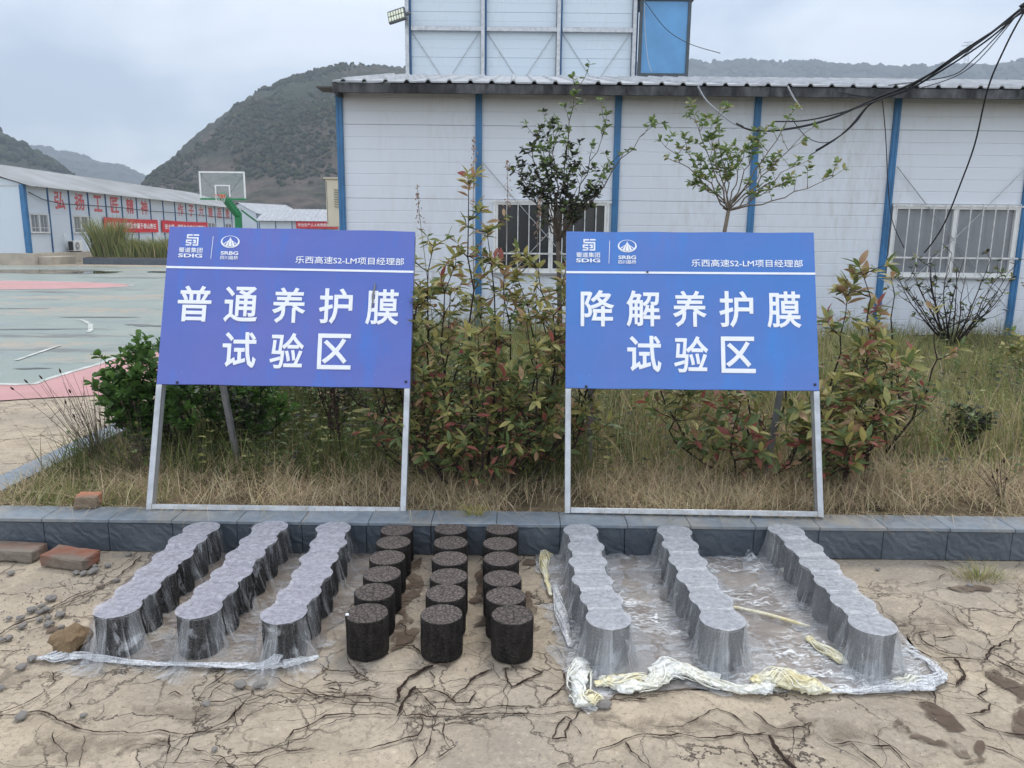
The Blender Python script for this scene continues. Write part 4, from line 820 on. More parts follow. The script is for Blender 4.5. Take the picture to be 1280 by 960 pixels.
    if tear:
        m = MB(); pts = [(1.045, Y(.53)), (1.042, Y(.50)), (1.036, Y(.46)), (1.037, Y(.42)), (1.030, Y(.395))]
        m.tube([(a, yl-.004, z) for a, z in pts], [.002, .005, .006, .004, .001], 5); m.build('torn_flap', M['galv_dull'], s)
    else:
        m = MB(); m.bbox(.395, .405, -.012, 0, Y(.589), Y(.596), .001); m.build('screw_head', M['dark_plastic'], s)
    for u, v in ((.1, .008), (w-.02, .03)): MB().bbox(u-.006, u+.006, -.006, .0, Y(v)-.006, Y(v)+.006, .002).build('tie_knot', M['dark_plastic'], s)
    return s
sign(-1.7382, 3.4393, .021, .3408, -.0101, 1.2341, .607, 1.4101, M['vinyl_violet'], 'violet-blue leaning sign reading 普通养护膜试验区 behind the left wrapped cylinders', '普通养护膜', ((.155, .384, .621, .853, 1.085), (.391, .624, .857), .912, .119), 0, True)
sign(.2588, 3.4501, -.0306, .3122, .0056, 1.2224, .6029, 1.3905, M['vinyl_blue'], 'clear blue leaning sign reading 降解养护膜试验区 behind the right wrapped cylinders', '降解养护膜', ((.155, .379, .606, .833, 1.065), (.383, .610, .838), .890, .112), 0, False)
# ---------------------------------------------------------------- test cylinders
def core(name_top, seed, worn):
    rr = random.Random(seed); m = MB(); n = 36; r = .0745; h = .148
    prof = [(r*.985, 0), (r, .006), (r*1.004, .05), (r*.998, .1), (r, h-.006), (r*.975, h)]
    vs = []; fs = []
    for r_, z in prof:
        for k in range(n): a = 2*math.pi*k/n; q = r_*(1+(.045 if worn and z > h*.9 else .022 if z > h*.9 else .011)*fbm(math.cos(a)*3+seed, math.sin(a)*3, z*20)); vs.append((q*math.cos(a), q*math.sin(a), z))
    for i in range(len(prof)-1):
        for k in range(n): fs.append((i*n+k, i*n+(k+1) % n, (i+1)*n+(k+1) % n, (i+1)*n+k))
    fs.append(tuple(range(n))[::-1]); m.add(vs, fs, 0)
    # top face: bumpy aggregate, rings in to the centre
    tv = []; tf = []; base = (len(prof)-1)*n; RN = 9; am = .006 if worn else .0024
    for j in range(1, RN):
        for k in range(n):
            a = 2*math.pi*k/n+.1*j; q = prof[-1][0]*(1-j/RN); x, y = q*math.cos(a), q*math.sin(a)
            tv.append((x, y, h+am*fbm(x*70+seed, y*70, seed, 3)+(-.004*max(0, fbm(x*25, y*25, seed+3, 2)) if worn else 0)))
    tv.append((0, 0, h)); b0 = len(m.v); m.v += tv
    ring = lambda j, k: base+k % n if j == 0 else b0+(j-1)*n+k % n
    for j in range(RN-1):
        for k in range(n): tf.append([ring(j, k), ring(j, k+1), ring(j+1, k+1), ring(j+1, k)])
    for k in range(n): tf.append([ring(RN-1, k), ring(RN-1, k+1), len(m.v)-1])
    m.f += tf; m.m += [1]*len(tf)
    return m.mesh('test_cylinder', [M['core_side'], M[name_top]], smooth=True)
fine = [core('core_top', 3, False), core('core_top', 11, False), core('core_top', 17, False)]; coarse = [core('core_top_coarse', 5, True), core('core_top_coarse', 9, True)]; grey = [core('core_grey', 7, False), core('core_grey', 13, False)]
ORD = ['front', 'second from the front', 'third from the front', 'fourth from the front', 'fifth from the front', 'rearmost']
rowname = ['left row under the clear film', 'middle row under the clear film', 'right row under the clear film', 'left bare row', 'middle bare row', 'right bare row', 'left row under the milky film', 'middle row under the milky film', 'right row under the milky film']
for i, row in enumerate(CYL):
    for k, (x, y) in enumerate(row):
        cs = grey if i < 3 or i > 5 else (coarse if (i, k) in ((3, 0), (3, 1), (4, 4), (5, 0)) else fine)
        o = link('test_cylinder', rr.choice(cs)); o.location = (x, y, .003); o.rotation_euler = (0, 0, rr.uniform(0, 6.28)); o.scale = (1, 1, rr.uniform(.965, 1.03) if 3 <= i <= 5 else rr.uniform(.97, 1.0))
        kind = 'dark asphalt test cylinder' if 3 <= i <= 5 else 'wrapped grey test cylinder'
        tag(o, f'{kind}, {ORD[k]} in the {rowname[i]}', 'test cylinder', 'bare cylinders' if 3 <= i <= 5 else 'cylinders under plastic film')
tag(MB().bbox(-.006, .006, -.004, .004, 0, .008, .002).build('white_chip', M['white_letter'], loc=(-.566, 2.448, .150)), 'tiny white chip lying on the coarse front bare cylinder', 'chip')
# ---------------------------------------------------------------- plastic film over the rows
def row_cover(parent, centers, mats, flare, fold, seed, lean=(0, 0)):
    r = .0775; P = [Vector(c) for c in centers]; T = [0]
    for i in range(1, len(P)): T.append(T[-1]+(P[i]-P[i-1]).length)
    ax = (P[-1]-P[0]).normalized(); sd = Vector((ax.y, -ax.x)); Lr = T[-1]
    def cen(t):
        if t <= 0: return P[0]+ax*t
        if t >= Lr: return P[-1]+ax*(t-Lr)
        i = max(k for k in range(len(T)) if T[k] <= t); i = min(i, len(T)-2); return P[i].lerp(P[i+1], (t-T[i])/(T[i+1]-T[i]))
    def wid(t):
        w = max(math.sqrt(max(0, r*r-(t-q)**2)) for q in T); return max(w, .061 if 0 < t < Lr else 0)
    ts = list(np.linspace(.0, Lr, 220)); right = [cen(t)+sd*wid(t) for t in ts]; left = [cen(t)-sd*wid(t) for t in ts]
    na = 26; fc = [P[0]+(-ax*math.sin(a)-sd*math.cos(a))*r for a in np.linspace(0, math.pi, na)[1:-1]]; bc = [P[-1]+(ax*math.sin(a)+sd*math.cos(a))*r for a in np.linspace(0, math.pi, na)[1:-1]]
    loop = fc+right+bc+left[::-1]; N = len(loop)
    nrm = []
    for i in range(N):
        t = (loop[(i+2) % N]-loop[i-2]); nrm.append(Vector((t.y, -t.x)).normalized())
    ro = random.Random(seed+50); off = [ro.uniform(-.006, .004) for _ in P]; off[0] = .001
    def dz(p):
        D = sorted((((Vector((p.x, p.y))-c).length, k) for k, c in enumerate(P)))[:2]; a = min(1, max(0, (D[1][0]-D[0][0])/.014)); return off[D[0][1]]*(.5+.5*a)+off[D[1][1]]*(.5-.5*a)-.004*(1-a)
    s = [0]
    for i in range(1, N): s.append(s[-1]+(loop[i]-loop[i-1]).length)
    rr = random.Random(seed); fq = [(rr.uniform(30, 60), rr.uniform(0, 6.28), .5) for _ in range(3)]+[(rr.uniform(80, 150), rr.uniform(0, 6.28), .3) for _ in range(4)]
    zt = .1535; hs = [1, .985, .93, .82, .68, .52, .36, .2, .08, .015, .0, -.0]; vs = []; uv = []
    for k, h in enumerate(hs):
        for i in range(N):
            ff = sum(a*math.sin(f*s[i]+p+2.2*fbm(s[i]*5, h*1.5, seed)) for f, p, a in fq)*fold*(1-h)**.8*(.6+.8*abs(fbm(s[i]*3, 4, seed)))
            fr_ = max(0, -nrm[i].dot(ax)); d = .001+flare*(1-h)**1.5*(1+.9*fbm(s[i]*4, 1, seed)+.7*fr_)+ff*(1+.6*fr_)
            if h < .99: d = max(d, .0015)
            z = zt*h+.005
            if k == 10: d += .03*(1+.6*fbm(s[i]*14, 2, seed)); z = .008+.004*fbm(s[i]*20, 3, seed)
            if k == 11: d += .07*(1+.8*fbm(s[i]*11, 5, seed)); z = .005
            p = loop[i]+nrm[i]*d
            z += dz(p)*max(0, h-.3)/.7
            if h == 1: z += .0012*fbm(p.x*40, p.y*40, seed)
            vs.append((p.x, p.y, z)); uv.append((s[i], z if k < 10 else -.03*(k-9)))
    m = MB(); fs = [(k*N+i, (k+1)*N+i, (k+1)*N+(i+1) % N, k*N+(i+1) % N) for k in range(len(hs)-1) for i in range(N)]
    m.add(vs, fs, 1)
    # top skin across the row, sagging a little between the cylinders
    allr = [q for q in range(N)]
    strips = []
    nf = len(fc); idx_r = list(range(nf, nf+220)); idx_l = [N-1-q for q in range(220)]; half = (nf+1)//2
    pairs = [(half-1-q, half+q) for q in range(0, half-1)] if False else []
    cap_f = [(j, nf-1-j) for j in range(nf//2)]; 
    cols = [(nf//2-1-j, nf//2+j) for j in range(nf//2)] if nf % 2 == 0 else [(nf//2-j, nf//2+j) for j in range(1, nf//2+1)]
    seq = cols+[(idx_l[q], idx_r[q]) for q in range(220)]
    b0 = nf+220; nb = len(bc); seq += [(b0+nb-1-j, b0+j) for j in range(nb//2)]
    M_ = 8; base = len(m.v); 
    for a, b_ in seq:
        A = Vector(vs[a]); B = Vector(vs[b_])
        for q in range(M_+1):
            p = A.lerp(B, q/M_)
            if 0 < q < M_:
                dmin = min((Vector((p.x, p.y))-c).length for c in P); sag = -.012*max(0, (dmin-r*.90)/(.025))
                p.z = .1585+dz(p)+.0016*fbm(p.x*45, p.y*45, seed, 3)+max(-.012, sag*.6)
            m.v.append(tuple(p))
    for k in range(len(seq)-1):
        for q in range(M_): m.f.append([base+k*(M_+1)+q, base+k*(M_+1)+q+1, base+(k+1)*(M_+1)+q+1, base+(k+1)*(M_+1)+q]); m.m.append(0)
    me = m.mesh('row_cover', mats[:2], smooth=True); ul = me.uv_layers.new(name='UVMap'); UV = uv+[(v[0], v[1]) for v in m.v[len(vs):]]
    for lp in me.loops: ul.data[lp.index].uv = UV[lp.vertex_index]
    for p in me.polygons:                # seam of the loop: unwrap it past the end
        if p.material_index == 1:
            us = [ul.data[l].uv[0] for l in p.loop_indices]
            if max(us)-min(us) > s[-1]*.5:
                for l in p.loop_indices:
                    if ul.data[l].uv[0] < s[-1]*.5: ul.data[l].uv[0] += s[-1]+.01
    o = link('row_cover', me, parent)
    # the gathered end of the sheet hangs in loose folds before the first cylinder
    m = MB(); uv = []; nA, nK = 70, 14; z0 = .1535
    for k in range(nK+1):
        h = 1-k/nK
        for i in range(nA+1):
            a = math.pi*(.02+.96*i/nA); d0 = -ax*math.sin(a)-sd*math.cos(a); u = a*r
            d = .002+(1-h)**1.25*(.012+flare*1.3*(1+1.3*fbm(a*1.6, 3, seed)))+(1-h)**.7*fold*1.1*math.sin(a*15+3*fbm(a*2, h*2, seed+2)+seed)*(.5+abs(fbm(a*3, h, seed)))+.004*fbm(a*6, h*5, seed+8)*(1-h)
            e = math.sin(math.pi*i/nA)**.3; p = P[0]+d0*(r+.002+max(0, d)*e); m.v.append((p.x, p.y, .006+(z0-.004)*h)); uv.append((u*1.3+3, h*.15))
    m.f = [[k*(nA+1)+i, (k+1)*(nA+1)+i, (k+1)*(nA+1)+i+1, k*(nA+1)+i+1] for k in range(nK) for i in range(nA)]; m.m = [0]*len(m.f)
    me = m.mesh('hanging_fold', mats[2], smooth=True); ul = me.uv_layers.new(name='UVMap')
    for lp in me.loops: ul.data[lp.index].uv = uv[lp.vertex_index]
    link('hanging_fold', me, parent); return o
def inside(x, y, poly):
    c = False; j = len(poly)-1
    for i in range(len(poly)):
        if (poly[i][1] > y) != (poly[j][1] > y) and x < (poly[j][0]-poly[i][0])*(y-poly[i][1])/(poly[j][1]-poly[i][1])+poly[i][0]: c = not c
        j = i
    return c
def film_sheet(parent, poly, mat, seed, amp, step=.016):
    poly = rough_edge(poly, .012, .02, seed); xs = [p[0] for p in poly]; ys = [p[1] for p in poly]; nx = int((max(xs)-min(xs))/step)+2; ny = int((max(ys)-min(ys))/step)+2
    idx = {}; m = MB()
    def vid(i, j):
        if (i, j) not in idx:
            x = min(xs)+i*step; y = min(ys)+j*step; idx[(i, j)] = len(m.v)
            k = abs(fbm(x*14+seed, y*14, seed, 4)); m.v.append((x, y, .0055+amp*k*k*2+amp*.5*max(0, fbm(x*40, y*25, seed+4, 3))))
        return idx[(i, j)]
    for i in range(nx):
        for j in range(ny):
            if inside(min(xs)+(i+.5)*step, min(ys)+(j+.5)*step, poly): m.f.append([vid(i, j), vid(i+1, j), vid(i+1, j+1), vid(i, j+1)]); m.m.append(0)
    # draw ragged boundary vertices onto the outline
    cnt = {}
    for f in m.f:
        for a, b_ in zip(f, f[1:]+f[:1]): k = (min(a, b_), max(a, b_)); cnt[k] = cnt.get(k, 0)+1
    for v in {q for k, c in cnt.items() if c == 1 for q in k}:
        p = Vector(m.v[v][:2]); best = min(poly, key=lambda q: (q[0]-p.x)**2+(q[1]-p.y)**2)
        if (Vector(best)-p).length < step*1.6: m.v[v] = (best[0], best[1], .0045)
    return m.build('ground_sheet', mat, parent, smooth=True)
def bunched(parent, pts, rad, mat, seed, n=28, sub=24, name='bunched_edge'):
    P = [Vector(p) for p in pts]; Q = []; Rr = []; rad = [q*1.05 for q in rad]
    for i in range(len(P)-1):
        for k in range(sub): t = k/sub; Q.append(P[i].lerp(P[i+1], t)); Rr.append(rad[i]*(1-t)+rad[i+1]*t)
    Q.append(P[-1]); Rr.append(rad[-1])
    for _ in range(3): Q = [Q[0]]+[(Q[i-1]+Q[i]*2+Q[i+1])/4 for i in range(1, len(Q)-1)]+[Q[-1]]
    m = MB(); m.tube(Q, Rr, n)
    out_ = []
    for k, v in enumerate(m.v):
        i = min(k//n, len(Q)-1); c = Q[i]; d = Vector(v)-c; a = math.atan2(d.z, d.x+d.y)
        u_ = i*.33/24*6; f = .95+.45*fbm(c.x*11+math.cos(a)*.6, c.y*11+math.sin(a)*.6, seed, 3)-.75*abs(fbm(u_*.8+math.sin(u_)*.3, a*1.5+u_*.35, seed+2, 3))+.22*fbm(c.x*34+math.cos(a)*2, c.y*34+math.sin(a)*2, seed+5, 3)
        p = c+Vector((d.x*1.3, d.y*1.3, d.z*.62))*max(.3, f); out_.append((p.x, p.y, max(.004, p.z)))
    m.v = out_; r3 = random.Random(seed)
    for _ in range(9):                    # creases: thin gathered ridges winding along the roll
        a0 = r3.uniform(-.3, 3.4); tw = r3.uniform(-.05, .05); i0 = r3.randrange(0, max(1, len(Q)//2)); i1 = min(len(Q), i0+r3.randint(20, 60)); pts_ = []
        for i in range(i0, i1):
            a = a0+tw*(i-i0)+.5*math.sin(i*.17+a0); rd = Rr[i]*1.02; t = (Q[min(i+1, len(Q)-1)]-Q[max(i-1, 0)]).normalized(); sdv = Vector((t.y, -t.x, 0)); pts_.append(Q[i]+sdv*math.cos(a)*rd*1.35+Vector((0, 0, max(.002-Q[i].z, math.sin(a)*rd*.75))))
        if len(pts_) > 6: m.tube(pts_, [.0008+.0022*math.sin(math.pi*k/(len(pts_)-1)) for k in range(len(pts_))], 5)
    return m.build(name, mat, parent, smooth=True)
fA = tag(empty('plastic_film', (0, 0, 0)), 'clear thin plastic film draped over the three left rows of cylinders', 'plastic film', 'films over the cylinders')
for k in range(3): row_cover(fA, CYL[k], [M['film_top_left'], M['film_side_left'], M['film_side_left']], .030, .011, 20+k)
film_sheet(fA, FILM_LEFT, M['film_ground_left'], 5, .010)
bunched(fA, [(-1.58, 2.41, .01), (-1.47, 2.40, .012), (-1.3, 2.372, .008), (-1.12, 2.362, .009), (-.95, 2.352, .010), (-.83, 2.349, .014), (-.74, 2.372, .018), (-.66, 2.41, .016)], [.012, .014, .008, .007, .009, .012, .020, .006], M['bunch_clear'], 3)
bunched(fA, [(-.84, 2.345, .012), (-.80, 2.36, .03), (-.77, 2.385, .04)], [.014, .02, .004], M['bunch_clear'], 8); bunched(fA, [(-1.64, 2.395, .006), (-1.56, 2.40, .014), (-1.50, 2.41, .008)], [.004, .02, .008], M['bunch_clear'], 12)
bunched(fA, [(-.63, 3.28, .01), (-.58, 3.31, .016), (-.55, 3.33, .01)], [.008, .02, .004], M['bunch_clear'], 13)
fB = tag(empty('plastic_film', (0, 0, 0)), 'milky yellowing plastic film draped over the three right rows of cylinders', 'plastic film', 'films over the cylinders')
for k in range(3): row_cover(fB, CYL[6+k], [M['film_top_right'], M['film_side_right'], M['film_fold_right']], .026, .011, 30+k)
film_sheet(fB, FILM_RIGHT, M['film_ground_right'], 9, .016)
bunched(fB, [(.235, 2.145, .016), (.225, 2.22, .022), (.235, 2.32, .03), (.25, 2.40, .025)], [.020, .026, .030, .012], M['bunch_white'], 4); bunched(fB, [(.228, 2.16, .018), (.262, 2.18, .02), (.30, 2.18, .012)], [.016, .022, .01], M['bunch_yellow'], 5)
bunched(fB, [(.30, 2.29, .02), (.38, 2.245, .02), (.45, 2.25, .018), (.52, 2.31, .03), (.60, 2.33, .03), (.70, 2.29, .022)], [.012, .026, .018, .030, .026, .014], M['bunch_white'], 6)
bunched(fB, [(.28, 2.26, .02), (.35, 2.27, .026), (.46, 2.30, .02)], [.010, .024, .012], M['bunch_yellow'], 16)
bunched(fB, [(.47, 2.315, .03), (.53, 2.35, .035), (.61, 2.31, .026), (.68, 2.26, .02), (.76, 2.23, .02), (.82, 2.235, .022), (.87, 2.27, .026)], [.012, .026, .018, .016, .018, .022, .014], M['bunch_white'], 7)
bunched(fB, [(.80, 2.28, .022), (.86, 2.29, .028), (.93, 2.28, .028), (1.0, 2.255, .02), (1.05, 2.245, .012)], [.012, .034, .036, .028, .008], M['bunch_yellow'], 8)
bunched(fB, [(1.04, 2.245, .01), (1.15, 2.245, .012), (1.26, 2.262, .014), (1.36, 2.275, .018), (1.46, 2.33, .014), (1.47, 2.42, .01), (1.43, 2.52, .008)], [.008, .009, .012, .022, .016, .012, .006], M['bunch_clear'], 9)
bunched(fB, [(1.27, 2.285, .016), (1.33, 2.29, .02), (1.40, 2.30, .015)], [.010, .022, .008], M['bunch_white'], 19)
bunched(fB, [(1.10, 2.58, .014), (1.12, 2.50, .02), (1.15, 2.43, .02), (1.17, 2.40, .016)], [.010, .016, .016, .008], M['bunch_yellow'], 10)
bunched(fB, [(.17, 2.9, .01), (.15, 3.15, .012), (.16, 3.3, .02), (.20, 3.30, .01)], [.006, .012, .018, .006], M['bunch_yellow'], 11); bunched(fB, [(.22, 2.5, .012), (.20, 2.75, .012), (.19, 3.0, .012)], [.010, .016, .006], M['bunch_clear'], 14)
bunched(fB, [(1.20, 3.05, .01), (1.22, 3.12, .03), (1.21, 3.18, .01)], [.004, .016, .004], M['bunch_yellow'], 15)
MB().tube([(.80, 2.83, .012), (.90, 2.80, .016), (1.0, 2.74, .02), (1.08, 2.68, .022), (1.13, 2.64, .024)], [.004, .006, .007, .007, .004], 6).build('twisted_strand', M['bunch_yellow'], fB, smooth=True)
# ---------------------------------------------------------------- stones, pebbles and bricks
def stone_mesh(seed, mat, sub=2, flat=.7):
    bm = bmesh.new(); bmesh.ops.create_icosphere(bm, subdivisions=sub, radius=1)
    for v in bm.verts:
        p = v.co.copy(); v.co = p*(1+.35*fbm(p.x*.9+seed, p.y*.9, p.z*.9, 3)+.12*fbm(p.x*3, p.y*3+seed, p.z*3, 2)); v.co.z *= flat
    me = bpy.data.meshes.new('pebble'); bm.to_mesh(me); bm.free(); me.materials.append(mat); return me
sms = [stone_mesh(k*3.1, M['stone_grey'], 2, .65) for k in range(5)]
for k, (x, y, r_) in enumerate(STONES):
    o = link('pebble', sms[k % 5]); o.location = (x, y, r_*.5); o.scale = (r_*1.15, r_, r_); o.rotation_euler = (0, 0, rr.uniform(0, 6))
    z = ('small grey pebble lying on the concrete in front of the cylinders', 'pebbles at the front') if y < 2.5 and x > -1.6 else ('small grey pebble in the scatter beside the left wrapped cylinders', 'pebbles scattered at the left') if y < 3.0 else ('small grey pebble lying below the loose bricks', 'pebbles near the bricks')
    tag(o, z[0], 'pebble', z[1])
for k, (x, y, r_) in enumerate(STONES2):
    o = link('pebble', sms[(k+2) % 5]); o.location = (x, y, r_*.5); o.scale = (r_*1.2, r_, r_); o.rotation_euler = (0, 0, rr.uniform(0, 6))
    z = ('dark stone weighing down the milky film beside its middle row', 'stones on the milky film') if k < 9 else ('small grey pebble on the concrete outside the films', 'loose pebbles')
    tag(o, z[0], 'pebble', z[1])
V = []; Fm = []; gi = 0; gr_ = np.random.default_rng(5); n = 700
gx = np.where(gr_.random(n) < .45, gr_.normal(-1.8, .13, n), gr_.uniform(-2.4, 2.4, n)); gy_ = np.where(gx < -1.5, gr_.normal(2.75, .22, n), gr_.uniform(1.5, 3.3, n)); gs = gr_.uniform(.0012, .0042, n)
tag(link('gravel', numesh('gravel', (np.stack([gx, gy_, gs*.6], 1)[:, None, :]+IV[None]*gs[:, None, None]*gr_.uniform(.6, 1.3, (n, len(IV), 1))).reshape(-1, 3), (IF[None]+(np.arange(n)*len(IV))[:, None, None]).reshape(-1, 3), [M['stone_grey']])), 'fine grit scattered over the cracked concrete', 'gravel', kind='stuff')
o = link('stone', stone_mesh(2.7, M['stone_tan'], 3, .75)); o.location = (-1.545, 2.455, .045); o.scale = (.062, .048, .062); o.rotation_euler = (.2, -.35, .4); tag(o, 'tan rounded stone holding down the corner of the clear film', 'stone')
def brick(lx, ly, lz, loc, rot, mat, label, seed):
    bm = bmesh.new(); bmesh.ops.create_cube(bm, size=1); bmesh.ops.subdivide_edges(bm, edges=bm.edges[:], cuts=5, use_grid_fill=True)
    for v in bm.verts:
        p = Vector((v.co.x*lx, v.co.y*ly, v.co.z*lz)); e = sum(1 for c in v.co if abs(abs(c)-.5) < 1e-4)
        k = .006*fbm(p.x*30+seed, p.y*30, p.z*30, 3)-(.004 if e >= 2 else 0)*(1+fbm(p.x*20, p.y*20+seed, p.z*20))
        v.co = p*(1+k/max(p.length, .03))
    me = bpy.data.meshes.new('brick'); bm.to_mesh(me); bm.free(); me.materials.append(mat); o = link('brick', me); o.location = loc; o.rotation_euler = rot
    return tag(o, label, 'brick', 'loose bricks')
brick(.23, .11, .052, (-2.245, 3.24, .027), (0, .02, R(-3)), M['brick_worn'], 'worn reddish brick lying against the wall, partly out of view', 1)
brick(.22, .11, .055, (-1.955, 3.17, .03), (.06, .03, R(-12)), M['brick_red'], 'broken red brick on the concrete, beside the scattered pebbles', 4)
brick(.10, .09, .06, (-2.035, 3.485, .187), (.03, .05, R(12)), M['brick_orange'], 'orange half brick sitting on top of the planter wall', 7)
# ---------------------------------------------------------------- cables
def cable(pts, r_, mat, label, grp='overhead cables', sub=8):
    P = [Vector(p) for p in pts]; Q = []
    for i in range(len(P)-1):
        a, b_, c, d = P[max(i-1, 0)], P[i], P[i+1], P[min(i+2, len(P)-1)]
        for k in range(sub):
            t = k/sub; Q.append(.5*((2*b_)+(c-a)*t+(2*a-5*b_+4*c-d)*t*t+(3*b_-a-3*c+d)*t**3))
    Q.append(P[-1]); tag(MB().tube(Q, r_, 6).build('cable', mat, smooth=True), label, 'cable', grp)
E0 = (6.6, 6.9, 4.9)
cable([E0, (5.3, 8.3, 3.93), (5.21, 8.4, 3.83), (5.03, 8.8, 3.59), (4.68, 9.3, 3.29), (4.37, 9.8, 3.15), (3.92, 9.85, 2.94), (3.45, 9.88, 2.82), (3.01, 9.9, 2.79), (2.75, 9.9, 2.87)], .014, M['cable_black'], 'thickest black cable swooping from the sky down across the white wall')
cable([E0, (5.3, 8.3, 3.90), (5.2, 8.4, 3.79), (5.04, 8.8, 3.55), (4.68, 9.3, 3.25), (4.47, 9.6, 3.16), (4.11, 9.85, 3.03), (3.64, 9.9, 2.92), (3.23, 9.9, 2.90)], .009, M['cable_black'], 'black cable just under the thickest one, ending in the pale green tree')
cable([E0, (5.18, 8.4, 3.76), (4.89, 8.9, 3.5), (4.64, 9.4, 3.24), (4.39, 9.8, 3.13), (4.22, 9.85, 2.9), (4.06, 9.9, 2.74), (3.77, 9.9, 2.56)], .009, M['cable_black'], 'black cable bending steeply down from the bundle towards the green leaves')
cable([(5.18, 8.4, 3.77), (4.89, 8.9, 3.47), (4.64, 9.4, 3.22), (4.39, 9.8, 3.12), (4.19, 9.86, 2.88), (4.0, 9.9, 2.69), (3.7, 9.91, 2.50)], .006, M['cable_black'], 'thin cable running alongside the steep one, slightly lower')
cable([E0, (5.14, 8.4, 3.74), (4.87, 9.0, 3.4), (4.61, 9.5, 3.19), (4.37, 9.8, 3.12), (4.15, 9.9, 2.83), (3.92, 9.9, 2.66), (3.66, 9.9, 2.71), (3.45, 9.9, 2.92)], .005, M['cable_black'], 'thin cable hanging in a loop below the cable bundle')
cable([(5.13, 8.4, 3.73), (4.98, 8.8, 3.4), (5.0, 9.3, 3.33), (4.6, 9.9, 3.34)], .006, M['cable_black'], 'short thin cable dropping from the bundle onto the eave')
cable([(5.13, 8.4, 3.72), (5.0, 8.8, 3.36), (4.9, 9.3, 3.26), (4.5, 9.92, 3.21), (4.0, 9.93, 3.26)], .005, M['cable_black'], 'thin cable running from the bundle along the eave board')
cable([(5.28, 8.34, 3.92), (5.21, 8.42, 3.74), (5.19, 8.6, 3.48), (5.24, 8.9, 3.13), (5.4, 9.3, 2.58), (5.51, 9.7, 2.14), (5.5, 9.9, 1.73), (5.49, 10.1, 1.48), (5.43, 10.2, 1.31)], .009, M['cable_black'], 'long black cable dropping from the sky to the barred window')
cable([(4.54, 9.9, 3.18), (4.72, 10.1, 2.77), (4.86, 10.2, 2.18), (4.97, 10.22, 1.73), (5.18, 10.25, 1.37)], .006, M['cable_black'], 'thin black cable hanging down beside a blue post to the window')
cable([(2.25, 9.88, 3.3), (2.38, 9.9, 3.13), (2.65, 9.9, 2.92), (2.80, 9.9, 2.845), (3.01, 9.89, 2.80)], .011, M['cable_grey'], 'pale grey cable hanging from the eave above the young tree')
cable([(3.36, 9.9, 3.32), (3.44, 9.9, 3.19), (3.56, 9.9, 3.04)], .012, M['cable_grey'], 'short grey strap slanting down from the eave')
cable([(2.84, 18.2, 6.66), (3.3, 17.9, 6.0), (3.75, 17.5, 5.6), (4.3, 17.0, 5.3)], .008, M['cable_black'], 'thin dark wire slanting across the blue enclosure'); cable([(2.86, 18.24, 6.7), (2.9, 18.2, 6.0), (2.97, 18.1, 5.4), (3.03, 17.9, 5.1)], .008, M['cable_grey'], 'thin white wire hanging down the blue enclosure')
# ---------------------------------------------------------------- plants
def leaf_geo(w, bend=.12, fold=.10, rnd=0):
    """one leaf, 1 long along +y, folded along its midrib, tip drooping"""
    ys = [0, .12, .36, .64, .86, 1.0] if not rnd else [0, .10, .42, .72, .93, 1.0]; ws = [.0, .34, .92, .85, .42, 0] if not rnd else [.05, .34, .82, 1.0, .66, 0]
    V = []; 
    for y, q in zip(ys, ws):
        z = -bend*y*y; V += [(-q*w/2, y, z+fold*q*w), (0, y, z), (q*w/2, y, z+fold*q*w)]
    F = []
    for i in range(5):
        a = i*3
        for k in (0, 1): F.append((a+k, a+k+1, a+k+4, a+k+3))
    return np.array(V, float), np.array(F)
LG = {'lance': leaf_geo(.36, .20, .16), 'wide': leaf_geo(.46, .14, .14), 'round': leaf_geo(.62, .10, .16, 1), 'small': leaf_geo(.48, .18, .2), 'long': leaf_geo(.24, .35, .12)}
CAM = Vector((0, 0, 1.45))
def keep_back(v):
    """foliage that would grow through a signboard is pushed behind it"""
    if .70 < v.z < 1.55 and (-1.85 < v.x < -.49 or .31 < v.x < 1.56):
        y = 3.47+.352*(v.z-.16)+.05
        if v.y < y+.02: return Vector((v.x, y+.03+.05*abs(math.sin(v.x*60+v.z*80)), v.z))
    return v
